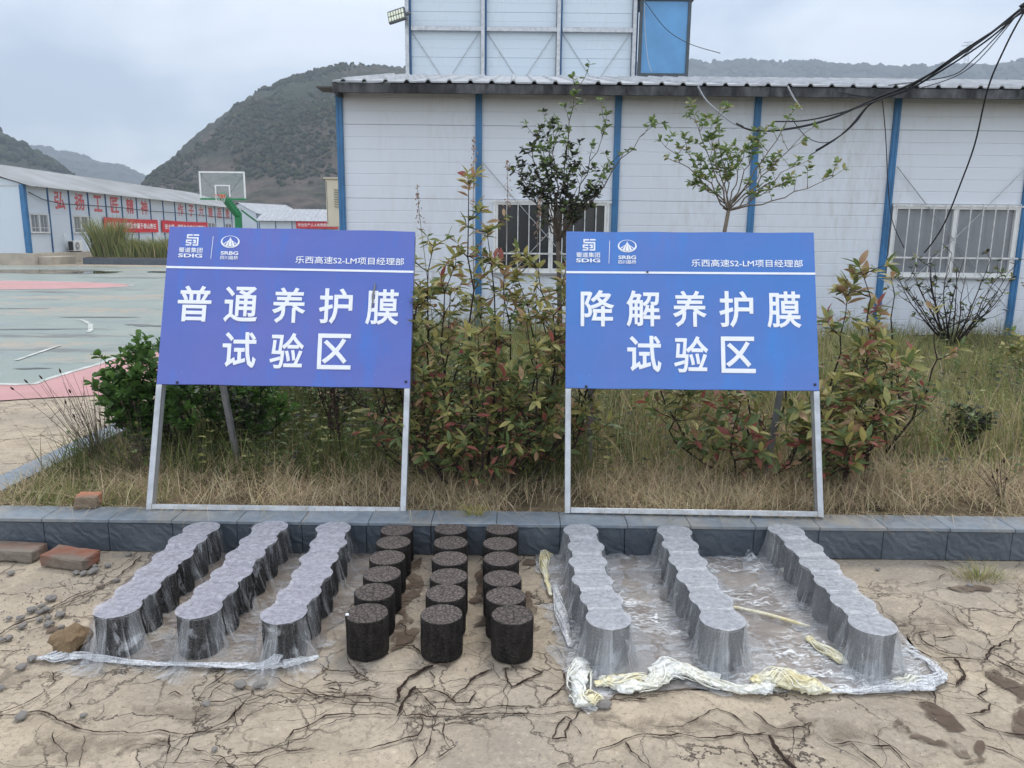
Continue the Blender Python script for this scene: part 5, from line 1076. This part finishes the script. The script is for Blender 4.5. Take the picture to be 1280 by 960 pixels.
class Plant:
    def __init__(s, seed): s.r = random.Random(seed); s.stems = MB(); s.leaves = []
    def rv(s, k): return Vector((s.r.gauss(0, k), s.r.gauss(0, k), s.r.gauss(0, k)))
    def leaf(s, p, d, size, mi, up=Vector((0, 0, 1)), roll=.5):
        d = d.normalized(); x = d.cross(up)
        if x.length < .05: x = d.orthogonal()
        x.normalize(); z = x.cross(d); a = s.r.gauss(0, roll); x2 = x*math.cos(a)+z*math.sin(a); z2 = x2.cross(d)
        m = Matrix((x2*size, d*size, z2*size)).transposed().to_4x4(); m.translation = p; s.leaves.append((m, mi, size))
    def path(s, p, d, L, n, wob, upb):
        pts = [Vector(p)]; d = Vector(d).normalized()
        for i in range(n): d = (d+s.rv(wob)+Vector((0, 0, upb))).normalized(); pts.append(pts[-1]+d*L/n)
        return pts
    def stem(s, pts, r0, r1, n=5, mi=0):
        N = len(pts); s.stems.tube(pts, [r0+(r1-r0)*i/(N-1) for i in range(N)], n, mi)
    def rosette(s, p, d, n, size, pick, spread=1.0):
        d = d.normalized(); u = d.orthogonal().normalized(); v = d.cross(u); a0 = s.r.uniform(0, 6.28)
        for k in range(n):
            a = a0+k*2.4; q = spread*s.r.uniform(.6, 1.25); s.leaf(p-d*.012*k*s.r.random(), d+(u*math.cos(a)+v*math.sin(a))*q*1.2-Vector((0, 0, .25*s.r.random())), size*s.r.uniform(.65, 1.15), pick())
    def finish(s, root, bark, mats, geo, single=300, stem_name='stems'):
        inv = root.matrix_world.inverted(); kb_ = lambda v: keep_back(Vector(v))
        if s.stems.v: s.stems.v = [tuple(inv @ kb_(v)) for v in s.stems.v]; s.stems.build(stem_name, bark, root, smooth=True)
        for m, _, _ in s.leaves: m.translation = keep_back(m.translation)
        V, F = LG[geo]; L = s.leaves
        if not L: return
        inv = root.matrix_world.inverted()
        L.sort(key=lambda q: -q[2]/max(.5, (q[0].translation-CAM).length)); one = L[:single]; rest = L[single:]
        ms = []
        for m in mats: ms.append(numesh('leaf', V, F, [m], smooth=True))
        for m, mi, sz in one: link('leaf', ms[mi], root, mat=inv @ m)
        if rest:
            A = np.array([np.array(inv @ m) for m, _, _ in rest]); P = np.einsum('nij,vj->nvi', A[:, :3, :3], V)+A[:, None, :3, 3]
            Fx = (F[None]+(np.arange(len(rest))*len(V))[:, None, None]).reshape(-1, 4)
            o = link('foliage', numesh('foliage', P.reshape(-1, 3), Fx, mats, np.repeat([q[1] for q in rest], len(F)), smooth=True), root); o['kind'] = 'stuff'
def plant_root(name, loc, label, cat, group=None):
    o = tag(empty(name, loc), label, cat, group); o.matrix_world = Matrix.Translation(loc); return o
# big-leaved shrub with bronze and red foliage
def bronze_shrub(loc, label, seed, stems, leafsize, red, single=300, dens=1.0):
    p = Plant(seed); r = p.r
    for (dx, dy, h, lx, ly) in stems:
        b0 = Vector(loc)+Vector((dx*.25, dy*.25, 0)); tip = Vector(loc)+Vector((lx, ly, h)); n = 9; pts = []
        for i in range(n+1): t = i/n; pts.append(b0.lerp(tip, t)+Vector((dx*.3, dy*.3, 0))*math.sin(math.pi*t)+p.rv(.012))
        p.stem(pts, .0085*(.6+.4*h), .0022, 6)
        for i in range(2, n+1):
            t = i/n; hz = pts[i].z-loc[2]
            pick = lambda hz=hz: (r.choices([0, 1, 2, 3, 4], [.42, .22, .16, .14, .06*red] if hz > .75 else [.35, .36, .08, .10, .11*red] if hz > .35 else [.16, .42, .05, .12, .25*red])[0])
            k = 2
            for q in range(k if r.random() < dens else 0):
                a = r.uniform(0, 6.28); d = Vector((math.cos(a), math.sin(a)*.9, r.uniform(.05, .8))); Lb = r.uniform(.10, .26)*(1.15-.55*t)
                bp = p.path(pts[i], d, Lb, 4, .12, .12); p.stem(bp, .003, .0013, 4)
                for j in (1, 2, 3):
                    for _ in range(2):
                        a = r.uniform(0, 6.28); p.leaf(bp[j], Vector((math.cos(a), math.sin(a), r.uniform(-.2, .7))), leafsize*r.uniform(.55, 1.0), pick())
                p.rosette(bp[-1], bp[-1]-bp[-2], r.randint(4, 7), leafsize, pick)
            if r.random() < .7:
                a = r.uniform(0, 6.28); p.leaf(pts[i], Vector((math.cos(a), math.sin(a), .5)), leafsize*r.uniform(.7, 1.1), pick())
        p.rosette(pts[-1], pts[-1]-pts[-2], 7, leafsize*1.05, lambda: r.choice([0, 2, 3, 3]))
    root = plant_root('shrub', loc, label, 'shrub'); p.finish(root, M['bark_dark'], [M['leaf_olive'], M['leaf_green'], M['leaf_yellow'], M['leaf_bronze'], M['leaf_red']], 'lance', single); return root
bronze_shrub((-.21, 3.92, .10), 'tall bushy shrub with olive and reddish leaves between the two signs', 21,
  [(.0, 0, 1.60, -.02, .1), (-.3, .1, 1.32, -.22, .1), (-.5, 0, 1.15, -.34, .05), (-.2, .2, 1.05, -.12, .25), (.3, .1, 1.18, .14, .1), (.6, 0, 1.22, .34, .1), (.9, .1, 1.12, .46, .1), (.5, -.2, .95, .26, -.1), (-.6, -.1, .85, -.36, 0), (.1, -.3, .85, .05, -.15), (.9, 0, .75, .44, .05), (-.3, -.2, .60, -.2, -.1), (.5, -.1, .55, .2, -.12), (-.7, .1, .5, -.38, .05), (.2, .2, .72, .1, .2), (-.1, -.2, .45, -.05, -.15), (.8, .2, .48, .38, .1), (.0, .3, 1.0, .05, .35), (.7, .2, 1.02, .3, .25), (.2, .1, 1.38, .08, .12), (-.2, 0, 1.2, -.12, .0), (.5, .1, 1.12, .24, .15), (-.5, .1, .98, -.30, .15), (.9, .2, .9, .40, .25), (.3, -.2, .7, .1, -.12), (-.4, -.2, 1.0, -.27, -.08)], .076, .5, 300, 1.0)
bronze_shrub((1.40, 4.15, .10), 'broad shrub with large olive and dark red leaves behind the blue sign', 22,
  [(-.6, .0, .55, -.45, -.05), (-.3, -.2, .50, -.2, -.25), (.1, -.2, .45, .1, -.35), (.3, -.1, .58, .25, -.2), (.6, 0, .75, .55, .0), (.9, .1, .85, .62, .1), (.8, .2, 1.18, .55, .15), (.7, .0, .60, .5, -.2), (0, .2, .8, .0, .3), (-.5, .2, .7, -.5, .3), (.4, -.3, .36, .3, -.4), (.6, -.2, .42, .42, -.3), (.2, .3, .9, .3, .4), (.5, .3, 1.05, .50, .2)], .10, .7, 300, .75)
bronze_shrub((2.35, 4.7, .12), 'thin shoot with drooping bronze leaves leaning right of the blue sign', 23, [(.1, .0, 1.12, .02, .1), (-.1, .1, .8, -.15, .05), (.4, .1, .90, .30, .1), (.2, 0, .55, .05, 0)], .085, .8, 140, .6)
# glossy round-leaved bush behind the left sign
def box_shrub(loc, label, seed, stems, size, single=300):
    p = Plant(seed); r = p.r
    for (lx, ly, h) in stems:
        pts = []; n = 8; b0 = Vector(loc)+Vector((lx*.15, ly*.15, 0)); tip = Vector(loc)+Vector((lx, ly, h))
        for i in range(n+1): t = i/n; pts.append(b0.lerp(tip, t)+Vector((lx*.15, ly*.15, 0))*math.sin(math.pi*t)+p.rv(.01))
        p.stem(pts, .007, .002, 5)
        for i in range(4, n+1):
            for q in range(3):
                a = r.uniform(0, 6.28); bp = p.path(pts[i], Vector((math.cos(a), math.sin(a), r.uniform(.3, 1.0))), r.uniform(.05, .13), 3, .1, .2); p.stem(bp, .0025, .0012, 4)
                pick = lambda: r.choices([0, 1], [.7, .3])[0]
                for j in (1, 2): 
                    for _ in range(3): a = r.uniform(0, 6.28); p.leaf(bp[j], Vector((math.cos(a), math.sin(a), r.uniform(.1, .9))), size*r.uniform(.7, 1.05), pick())
                p.rosette(bp[-1], bp[-1]-bp[-2], 6, size, pick, .8)
    root = plant_root('shrub', loc, label, 'shrub'); p.finish(root, M['bark_dark'], [M['leaf_box'], M['leaf_boxtip']], 'round', single)
box_shrub((-1.90, 4.35, .10), 'dense green round-leaved bush at the edge of the violet sign', 31, [(-.35, -.05, .50), (-.22, .0, .68), (-.10, .05, .72), (.02, -.05, .70), (-.28, -.15, .40), (-.05, -.15, .52), (.12, .05, .62), (-.4, 0, .58), (-.3, .05, .66), (-.16, -.1, .60), (-.05, .1, .66), (-.36, -.1, .50), (-.25, -.2, .52), (.05, -.2, .46), (-.42, .05, .36), (-.15, .15, .62), (.25, 0, .48), (-.32, .1, .60), (.35, .1, .42), (-.38, -.1, .34), (-.35, -.2, .44), (-.40, .1, .46), (.45, .1, .40), (.55, 0, .34)], .05, 300)
# dark undergrowth shrubs below the left sign
def twig_shrub(loc, label, seed, n, h, spread, leaf, leafmats, dens, geo='small', bark='bark_dark', single=200, r0=.006):
    p = Plant(seed); r = p.r
    for k in range(n):
        a = r.uniform(0, 6.28); d = Vector((math.cos(a)*spread, math.sin(a)*spread*.7, 1)); pts = p.path(loc, d, h*r.uniform(.7, 1.05), 8, .10, .06); p.stem(pts, r0, r0*.25, 5)
        for i in range(2, 9):
            if r.random() < .75:
                a = r.uniform(0, 6.28); bp = p.path(pts[i], (pts[i]-pts[i-1]).normalized()*.7+Vector((math.cos(a), math.sin(a), .2)), h*r.uniform(.15, .4)*(1.1-.08*i), 5, .15, .06); p.stem(bp, r0*.4, r0*.15, 4)
                for j in range(1, 6):
                    if r.random() < dens:
                        for _ in range(2): a = r.uniform(0, 6.28); p.leaf(bp[j], Vector((math.cos(a), math.sin(a), .5)), leaf*r.uniform(.6, 1.1), r.randrange(len(leafmats)))
                if r.random() < dens*1.3: p.rosette(bp[-1], bp[-1]-bp[-2], r.randint(3, 6), leaf, lambda: r.randrange(len(leafmats)))
    root = plant_root('shrub', loc, label, 'shrub'); p.finish(root, M[bark], [M[q] for q in leafmats], geo, single)
twig_shrub((-1.55, 4.35, .10), 'dark twiggy undergrowth shrub beneath the violet sign, next to its rear leg', 41, 9, .72, .45, .05, ['leaf_dark', 'leaf_green'], .45)
twig_shrub((-1.85, 4.7, .12), 'tangled dark stems behind the round-leaved bush', 48, 14, .7, .55, .045, ['leaf_dark', 'leaf_green', 'leaf_box'], .5)
twig_shrub((-.55, 5.1, .12), 'leafy dark weed bush beneath the right part of the violet sign', 49, 12, .62, .6, .045, ['leaf_green', 'leaf_dark', 'leaf_olive'], .5)
twig_shrub((-1.35, 5.4, .12), 'green leafy weed bush further back below the violet sign', 50, 14, .7, .7, .05, ['leaf_green', 'leaf_box', 'leaf_olive'], .6)
twig_shrub((-1.15, 4.9, .12), 'low dark weed shrub beneath the middle of the violet sign', 42, 7, .6, .5, .045, ['leaf_dark', 'leaf_green', 'leaf_bronze'], .4)
twig_shrub((5.35, 9.2, .18), 'bare branching shrub with few leaves under the barred window', 43, 20, 1.25, .95, .075, ['leaf_green', 'leaf_olive', 'leaf_dark'], .22, 'small', 'bark_dark', 200, .011)
twig_shrub((6.55, 9.1, .18), 'bare leafy shrub beside the last blue post', 44, 9, 1.0, .5, .07, ['leaf_green', 'leaf_yellow'], .25, 'small', 'bark_dark', 100, .009)
twig_shrub((3.9, 5.6, .15), 'low shrub of dry bare twigs in the grass', 45, 9, .52, .9, .04, ['leaf_green'], .12, 'small', 'bark_pale', 60, .004)
twig_shrub((4.6, 6.6, .15), 'yellow-green weed clump amid the grass near the building', 46, 12, .55, .6, .06, ['leaf_olive', 'leaf_bright', 'leaf_yellow'], .6, 'small', 'bark_pale', 120, .004)
twig_shrub((2.9, 4.75, .12), 'dark green low bush on the bed at the right edge', 47, 12, .34, .8, .05, ['leaf_dark', 'leaf_green'], .6, 'small', 'bark_dark', 120, .004)
# young trees in front of the white wall
def young_tree(loc, label, seed, trunk, boughs, leaf, mats, pickf, bark, single=300):
    root = plant_root('tree', loc, label, 'tree'); p = Plant(seed); r = p.r
    T = [Vector(q) for q in trunk]; p.stems.tube(T, [.026-.008*i/(len(T)-1) for i in range(len(T))], 8); p.stems.build('trunk', M[bark], root, smooth=True); p.stems = MB()
    inv = root.matrix_world.inverted()
    fork = T[-1]
    for (tip, dens, mi) in boughs:
        tip = Vector(tip); n = 10; mid = fork.lerp(tip, .45)+Vector((0, 0, -.10*(tip-fork).length if tip.z-fork.z < .6*abs(tip.x-fork.x) else .03)); pts = []
        for i in range(n+1): t = i/n; pts.append(fork*(1-t)**2+mid*2*t*(1-t)+tip*t*t+p.rv(.012)*(t > 0))
        p.stem(pts, .0085, .002, 5); Lb = (tip-fork).length
        for i in range(4, n+1):
            for q in range(2):
                if r.random() > min(1, dens*1.2): continue
                a = r.uniform(0, 6.28); bp = p.path(pts[i], (pts[i]-pts[i-1]).normalized()*.8+Vector((math.cos(a), math.sin(a), r.uniform(-.1, .6))), Lb*r.uniform(.10, .22), 4, .14, .08); p.stem(bp, .0035, .0015, 4)
                for j in (2, 3, 4):
                    for _ in range(r.choice([1, 2, 3])): a = r.uniform(0, 6.28); p.leaf(bp[j], Vector((math.cos(a), math.sin(a), r.uniform(-.2, .6))), leaf*r.uniform(.6, 1.1), pickf(r, mi), roll=.9)
                p.rosette(bp[-1], bp[-1]-bp[-2], r.randint(3, 6), leaf, lambda: pickf(r, mi))
        p.rosette(pts[-1], pts[-1]-pts[-2], 6, leaf, lambda: pickf(r, mi))
    V0 = root.children[0]; me = V0.data; me.transform(inv)
    p.finish(root, M[bark], mats, 'small', single, 'branches')
def plain_finish_fix(): pass
dk = lambda r, mi: r.choices([0, 1, 2], [.75, .22, .03])[0] if mi == 0 else r.choices([0, 1, 2], [.1, .3, .6])[0]
young_tree((.43, 7.0, .14), 'young tree with dark leaves and pale sprigs on top, before the dark window', 51, [(.43, 7.0, .10), (.44, 7.0, .6), (.42, 7.0, 1.1), (.40, 7.0, 1.42)],
  [((.02, 7.0, 2.05), .75, 0), ((.14, 6.9, 2.24), .7, 0), ((.30, 7.1, 2.34), .65, 0), ((.10, 7.1, 1.88), .8, 0), ((.36, 6.85, 2.05), .6, 0), ((.52, 7.0, 2.18), .6, 0), ((.60, 6.9, 1.98), .6, 0), ((.74, 7.0, 1.88), .9, 0), ((.70, 7.15, 1.75), .8, 0), ((.26, 6.95, 1.95), .6, 0), ((.48, 7.05, 1.85), .5, 0), ((.22, 7.0, 2.42), .5, 1), ((.52, 7.0, 2.72), .42, 1), ((.82, 7.0, 2.42), .4, 1), ((1.22, 7.0, 2.44), .42, 1), ((.34, 7.05, 2.4), .5, 1), ((.86, 7.1, 2.12), .4, 1)],
  .062, [M['leaf_dark'], M['leaf_green'], M['leaf_bright']], dk, 'bark')
gk = lambda r, mi: r.choices([0, 1, 2], [.68, .24, .08])[0]
young_tree((1.97, 7.3, .14), 'young spreading tree with sparse light green leaves behind the blue sign', 52, [(1.96, 7.3, .10), (1.96, 7.3, .8), (1.97, 7.3, 1.4), (2.01, 7.3, 1.72)],
  [((1.33, 7.3, 2.36), .55, 0), ((1.52, 7.25, 2.30), .5, 0), ((1.62, 7.35, 2.62), .5, 0), ((1.78, 7.2, 2.36), .5, 0), ((1.86, 7.3, 2.52), .45, 0), ((1.98, 7.4, 2.28), .5, 0), ((2.12, 7.25, 2.30), .4, 0), ((2.28, 7.3, 2.42), .4, 0), ((2.60, 7.3, 2.66), .4, 0), ((2.76, 7.3, 2.50), .32, 0), ((2.72, 7.3, 2.20), .40, 0), ((2.52, 7.25, 2.02), .38, 0), ((3.08, 7.3, 2.10), .3, 0), ((1.72, 7.4, 1.98), .35, 0), ((2.36, 7.35, 2.12), .35, 0)],
  .068, [M['leaf_bright'], M['leaf_olive'], M['leaf_green']], gk, 'bark_pale')
# dark forked sapling under the left sign
p = Plant(61); p.stem(p.path((-.82, 4.55, .08), (.05, 0, 1), .30, 5, .05, 0), .016, .012, 7); 
for tip in ((-1.05, 4.5, .62), (-.86, 4.55, .70), (-.74, 4.5, .66), (-.60, 4.55, .60), (-.55, 4.5, .42), (-.95, 4.6, .50)):
    a = Vector((-.80, 4.55, .37)); pts = [a.lerp(Vector(tip), t)+Vector((0, 0, -.05*math.sin(math.pi*t)))+p.rv(.006) for t in np.linspace(0, 1, 7)]; p.stem(pts, .008, .003, 5)
    for i in (3, 4, 5): p.stem(p.path(pts[i], Vector((p.r.uniform(-1, 1), 0, .8)), .14, 4, .15, .05), .003, .001, 4)
root = plant_root('bare_sapling', (-.82, 4.55, .1), 'leafless dark forked sapling beneath the right end of the violet sign', 'sapling')
p.stems.v = [tuple(Vector(v)-Vector((-.82, 4.55, .1))) for v in p.stems.v]; p.stems.build('branches', M['bark_dark'], root, smooth=True)
# dried seed stalks and plumes
def stalk(loc, h, label, lean=(0, 0), head=.45, mat='seed', w=.016, grp='dried stalks', name='dried_stalk', cat='stalk'):
    p = Plant(int(abs(loc[0])*1000)+int(h*97)); pts = p.path((0, 0, 0), (lean[0], lean[1], 1), h, 9, .025, 0); root = plant_root(name, loc, label, cat, grp)
    m = MB(); m.tube(pts, [.0035-.002*i/9 for i in range(10)], 5); m.build('stem', M['bark_dark' if mat == 'seed' else 'bark_pale'], root)
    m = MB(); n = int(260*head); i0 = 1-head
    for k in range(n):
        t = i0+head*p.r.random(); f = t*9; i = min(8, int(f)); q = pts[i].lerp(pts[i+1], f-i)+p.rv(w*.55*(1.25-.9*(t-i0)/head)); s = p.r.uniform(.0035, .008)
        d = (p.rv(1)+Vector((0, 0, 1.2))).normalized(); m.bar(q-d*s, q+d*s, s*.8)
    o = m.build('seed_head', M[mat], root); o['kind'] = 'stuff'
stalk((-1.02, 4.12, .1), .60, 'dark dried seed stalk beneath the violet sign, the taller of two', (.03, 0), .55)
stalk((-.93, 4.05, .1), .54, 'dark dried seed stalk beneath the violet sign, the shorter of two', (-.02, 0), .5, w=.012)
stalk((1.93, 4.0, .1), .52, 'dark dried seed stalk standing right of the blue sign', (.06, 0), .75, w=.014)
stalk((1.74, 3.86, .1), .26, 'small dark dried stalk at the foot of the blue sign', (.2, 0), .6, w=.01)
for k, (x, y, h, l, lab) in enumerate([(-.24, 4.6, 1.92, .0, 'pale feathery grass plume before the blue post, the tallest'), (-.10, 4.7, 1.80, .03, 'pale feathery grass plume before the blue post, right of the tallest'), (-.40, 4.6, 1.66, -.06, 'pale feathery grass plume rising left of the tall shrub'), (.14, 4.8, 1.62, .04, 'pale feathery grass plume in front of the dark window'), (.22, 4.3, .98, .05, 'thin dry plume standing beside the blue sign leg')]):
    stalk((x, y, .1), h, lab, (l, 0), .16, 'plume', .022, 'grass plumes', 'grass_plume', 'grass plume')
# weeds with dark seed heads at the left edge
def wiry(loc, n, label, seed, h=.6):
    p = Plant(seed); root = plant_root('wiry_weed', loc, label, 'weed'); m = MB(); hd = MB()
    for k in range(n):
        a = p.r.gauss(math.pi, .8); s = p.r.uniform(.15, .8); pts = p.path((0, 0, 0), (math.cos(a)*s, math.sin(a)*s*.6, 1), h*p.r.uniform(.6, 1.1), 8, .05, -.04*s); m.tube(pts, [.0024-.0016*i/8 for i in range(9)], 4)
        if p.r.random() < .4:
            q = pts[-1]; d = (pts[-1]-pts[-2]).normalized(); hd.tube([q-d*.006, q+d*.003, q+d*.012, q+d*.022], [.001, .0055, .0045, .0008], 6)
        if p.r.random() < .5: b = p.path(pts[5], Vector((p.r.uniform(-1, 1), 0, .6)), .1, 3, .1, 0); m.tube(b, .0012, 4)
    m.build('stems', M['bark'], root); hd.build('seed_heads', M['seed'], root)
wiry((-2.32, 4.15, .1), 34, 'clump of wiry brown stems with dark seed heads at the bed corner', 71, .62); wiry((-1.98, 3.95, .1), 20, 'brown wiry stems in front of the round-leaved bush', 72, .45)
wiry((2.55, 3.75, .1), 14, 'dead brown weed with curled leaves near the wall at the right edge', 73, .28)
# ---------------------------------------------------------------- grass: far too many blades to count
def blades(name, label, x, y, z, h, w, lean, az, curl, colr, K=4):
    n = len(x); t = np.linspace(0, 1, K+1)[None, :]; hx = np.cos(az)[:, None]; hy = np.sin(az)[:, None]
    reach = (lean[:, None]*t+curl[:, None]*t*t)*h[:, None]; zz = z[:, None]+h[:, None]*(t-.5*np.clip(curl, 0, 2)[:, None]*t*t*.8)
    px = x[:, None]+hx*reach; py = y[:, None]+hy*reach; sw = w[:, None]*(1-t**1.5)*.5+.0002; fa = az+np.pi/2+NR.normal(0, .7, n); fx = np.cos(fa)[:, None]*sw; fy = np.sin(fa)[:, None]*sw*.6
    Lf = np.stack([px-fx, py-fy, zz], -1); Rt = np.stack([px+fx, py+fy, zz], -1); V = np.stack([Lf, Rt], 2).reshape(n, -1, 3)
    F = np.array([[2*i, 2*i+1, 2*i+3, 2*i+2] for i in range(K)]); Fx = (F[None]+(np.arange(n)*2*(K+1))[:, None, None]).reshape(-1, 4)
    col = np.concatenate([np.repeat(colr[:, None, :], 2*(K+1), 1), np.ones((n, 2*(K+1), 1))], -1).reshape(-1, 4)
    o = link(name, numesh(name, V.reshape(-1, 3), Fx, [M['blade']], col=col)); return tag(o, label, 'grass', kind='stuff')
def cols(n, pal, p, var=.25):
    c = np.array(pal)[NR.choice(len(pal), n, p=p)]; return np.clip(c*NR.uniform(1-var, 1+var, (n, 1))*NR.uniform(.92, 1.08, (n, 3)), 0, 1)
DARKG = [(.085, .115, .032), (.13, .15, .045), (.22, .19, .085), (.20, .15, .09), (.055, .08, .027)]; STRAW = [(.52, .42, .27), (.42, .33, .20), (.30, .225, .14), (.24, .23, .10)]; GREEN = [(.16, .20, .06), (.24, .25, .085), (.34, .30, .14), (.40, .32, .19), (.10, .135, .05)]
soilz = lambda x, y: .105+.012*(y-3.4)
def field(n, x0, x1, y0, y1, f, k=1.6):
    x = NR.uniform(x0, x1, n*3); y = NR.uniform(y0, y1, n*3); d = np.array([fbm(a*k, b*k, f, 3) for a, b in zip(x[::1], y[::1])]); keep = NR.random(n*3) < np.clip(.45+.9*d, .05, 1); return x[keep][:n], y[keep][:n]
U = NR.uniform
# dry matted straw along the wall
x, y = field(24000, -2.55, 5.0, 3.47, 4.15, 1.); n = len(x); h = U(.05, .17, n)*(1+.5*(y-3.5)); blades('dry_grass', 'dry matted straw-coloured grass along the top of the planter wall', x, y, soilz(x, y)+U(-.01, .03, n), h, U(.0022, .0042, n), U(-.3, 1.2, n), U(0, 6.28, n), U(0, 1.6, n), cols(n, STRAW, [.42, .33, .15, .10]), 5)
x, y = field(700, -2.5, 4.5, 3.47, 3.53, 2.); n = len(x); blades('dry_grass', 'straw hanging over the planter wall edge', x, y, np.full(n, .15), U(.04, .11, n), U(.002, .0036, n), U(.2, 1.5, n), U(-2.2, -.9, n), U(.6, 2., n), cols(n, STRAW, [.5, .3, .2, 0]), 5)
# mixed dark weeds under the left sign
x, y = field(15000, -2.55, .4, 3.9, 6.2, 3.); n = len(x); blades('weeds', 'dark green weeds and grass below the violet sign', x, y, soilz(x, y), U(.10, .38, n), U(.003, .007, n), U(-.3, .5, n), U(0, 6.28, n), U(0, 1.1, n), cols(n, DARKG, [.30, .18, .10, .12, .30], .35))
x, y = field(2600, -2.58, -1.7, 3.5, 4.2, 6.); n = len(x); blades('weeds', 'short yellowish green grass at the bed corner', x, y, soilz(x, y), U(.05, .14, n), U(.003, .006, n), U(-.3, .8, n), U(0, 6.28, n), U(0, 1.2, n), cols(n, GREEN, [.30, .28, .27, .05, .10]))
# the open grass up to the building
x, y = field(42000, .0, 9.0, 4.0, 10.2, 4., 1.1); n = len(x); hh_ = np.array([fbm(a*.7, b*.7, 9, 3) for a, b in zip(x, y)])
mixf = np.clip(.36+1.1*np.array([fbm(a*.55, b*.9, 12, 3) for a, b in zip(x, y)])-.16*(y-6.3)*.5, 0, 1)[:, None]
cg = cols(n, GREEN, [.30, .36, .18, .06, .10]); cd = cols(n, GREEN, [.05, .18, .33, .40, .04]); pick = NR.random((n, 1)) < mixf
blades('field_grass', 'tall mixed green and straw grass between the wall and the white building', x, y, soilz(x, y), U(.10, .40, n)*(1+.8*hh_), U(.004, .008, n), U(-.3, .5, n), U(0, 6.28, n), U(0, .9, n), np.where(pick, cd, cg))
x, y = field(9000, -2.4, .4, 6.0, 10.2, 7., 1.1); n = len(x); blades('field_grass', 'green grass behind the shrubs in front of the building', x, y, soilz(x, y), U(.15, .42, n), U(.004, .008, n), U(-.3, .5, n), U(0, 6.28, n), U(0, .9, n), cols(n, GREEN, [.3, .3, .2, .1, .1]))
# broad-leaved low weeds mixed through the grass
p = Plant(81)
for k in range(1100):
    x = p.r.uniform(-2.4, 6.5) if k % 2 else p.r.uniform(-2.4, .9); y = p.r.uniform(3.9, 9.6) if k % 2 else p.r.uniform(3.95, 6); 
    if abs(x) > .72*y: continue
    b_ = Vector((x, y, soilz(x, y))); h = p.r.uniform(.10, .34); pts = p.path(b_, (p.r.uniform(-.3, .3), p.r.uniform(-.3, .3), 1), h, 5, .1, .05); p.stem(pts, .0022, .001, 3)
    mi = p.r.choices([0, 1, 2, 3], [.5, .22, .27, .01])[0]
    for i in range(1, 6):
        for _ in range(3): a = p.r.uniform(0, 6.28); p.leaf(pts[i], Vector((math.cos(a), math.sin(a), .35)), p.r.uniform(.022, .048), mi)
V_, F_ = LG['small']; A = np.array([np.array(m) for m, _, _ in p.leaves]); P_ = np.einsum('nij,vj->nvi', A[:, :3, :3], V_)+A[:, None, :3, 3]
tag(link('weeds', numesh('weeds', P_.reshape(-1, 3), (F_[None]+(np.arange(len(A))*len(V_))[:, None, None]).reshape(-1, 4), [M['leaf_green'], M['leaf_olive'], M['leaf_dark'], M['leaf_yellow']], np.repeat([q[1] for q in p.leaves], len(F_)), smooth=True)), 'low leafy weeds growing among the grass', 'weeds', kind='stuff')
p.stems.build('weed_stems', M['leaf_green']); tag(bpy.data.objects['weed_stems'], 'thin stems of the low weeds in the grass', 'weeds', kind='stuff')
# tuft growing out of the forecourt at the right, tall grass in the far bed
def tuft(name, loc, n, h, sp, pal, pp, label, w=.004, cat='grass tuft', lk=1.):
    x = NR.normal(0, sp, n); y = NR.normal(0, sp*.5, n); az = np.arctan2(y, x)+U(-.6, .6, n); o = blades(name, label, x, y, np.zeros(n), U(.5, 1.1, n)*h, U(.6, 1.2, n)*w, U(.2, .9, n)*lk, az, U(.1, .9, n)*lk, cols(n, pal, pp)); o.location = loc; del o['kind']; o['category'] = cat; return o
tuft('grass_tuft', (2.06, 3.12, .0), 260, .07, .05, GREEN, [.2, .25, .3, .2, .05], 'small dry grass tuft sprouting from a crack at the right', .0028); tuft('grass_tuft', (2.28, 3.02, .0), 140, .05, .05, STRAW, [.4, .3, .1, .2], 'small straw tuft at the right edge of the forecourt', .0028)
tuft('grass_tuft', (-.17, 3.42, .158), 90, .06, .02, [(.36, .34, .08), (.30, .25, .12)], [.5, .5], 'little yellow-green tuft on the wall between the signs', .003)
fb = tag(empty('far_planter', (-17.5, 36.6, 0)), 'low dark kerbed bed beyond the court', 'planter'); MB().bbox(-3.0, 6, 0, 3, -.05, .30, .02).build('kerb', M['slate'], fb); MB().box(-2.9, 5.9, .1, 2.9, .301, .33).build('soil', M['soil'], fb)
for k, (x, h, sp, lab) in enumerate([(-19.9, 3.4, .30, 'tallest pampas-like grass clump in the far bed'), (-18.9, 1.7, .45, 'middle clump of tall grass in the far bed'), (-17.8, 1.5, .55, 'bushy clump of green grass in the far bed'), (-16.6, 1.8, .6, 'clump of tall grass in the far bed, nearest the violet sign')]):
    tuft('tall_grass', (x, 37.9, .32), 900, h*.62, sp, GREEN, [.34, .36, .2, .05, .05], lab, .05, 'grass clump', .35)
# ---------------------------------------------------------------- valley haze
hz = MB().box(-1560, 1560, -25, 1695, -1.2, 420).build('haze', [], None); hm = bpy.data.materials.new('haze'); hm.use_nodes = True; t = hm.node_tree; t.nodes.clear()
ho = t.nodes.new('ShaderNodeOutputMaterial'); hv = t.nodes.new('ShaderNodeVolumePrincipled'); hv.inputs['Color'].default_value = (.72, .81, .93, 1); hv.inputs['Density'].default_value = .0008; hv.inputs['Anisotropy'].default_value = 0.
t.links.new(hv.outputs[0], ho.inputs['Volume']); hz.data.materials.append(hm); tag(hz, 'thin bluish valley haze', 'haze', kind='stuff')
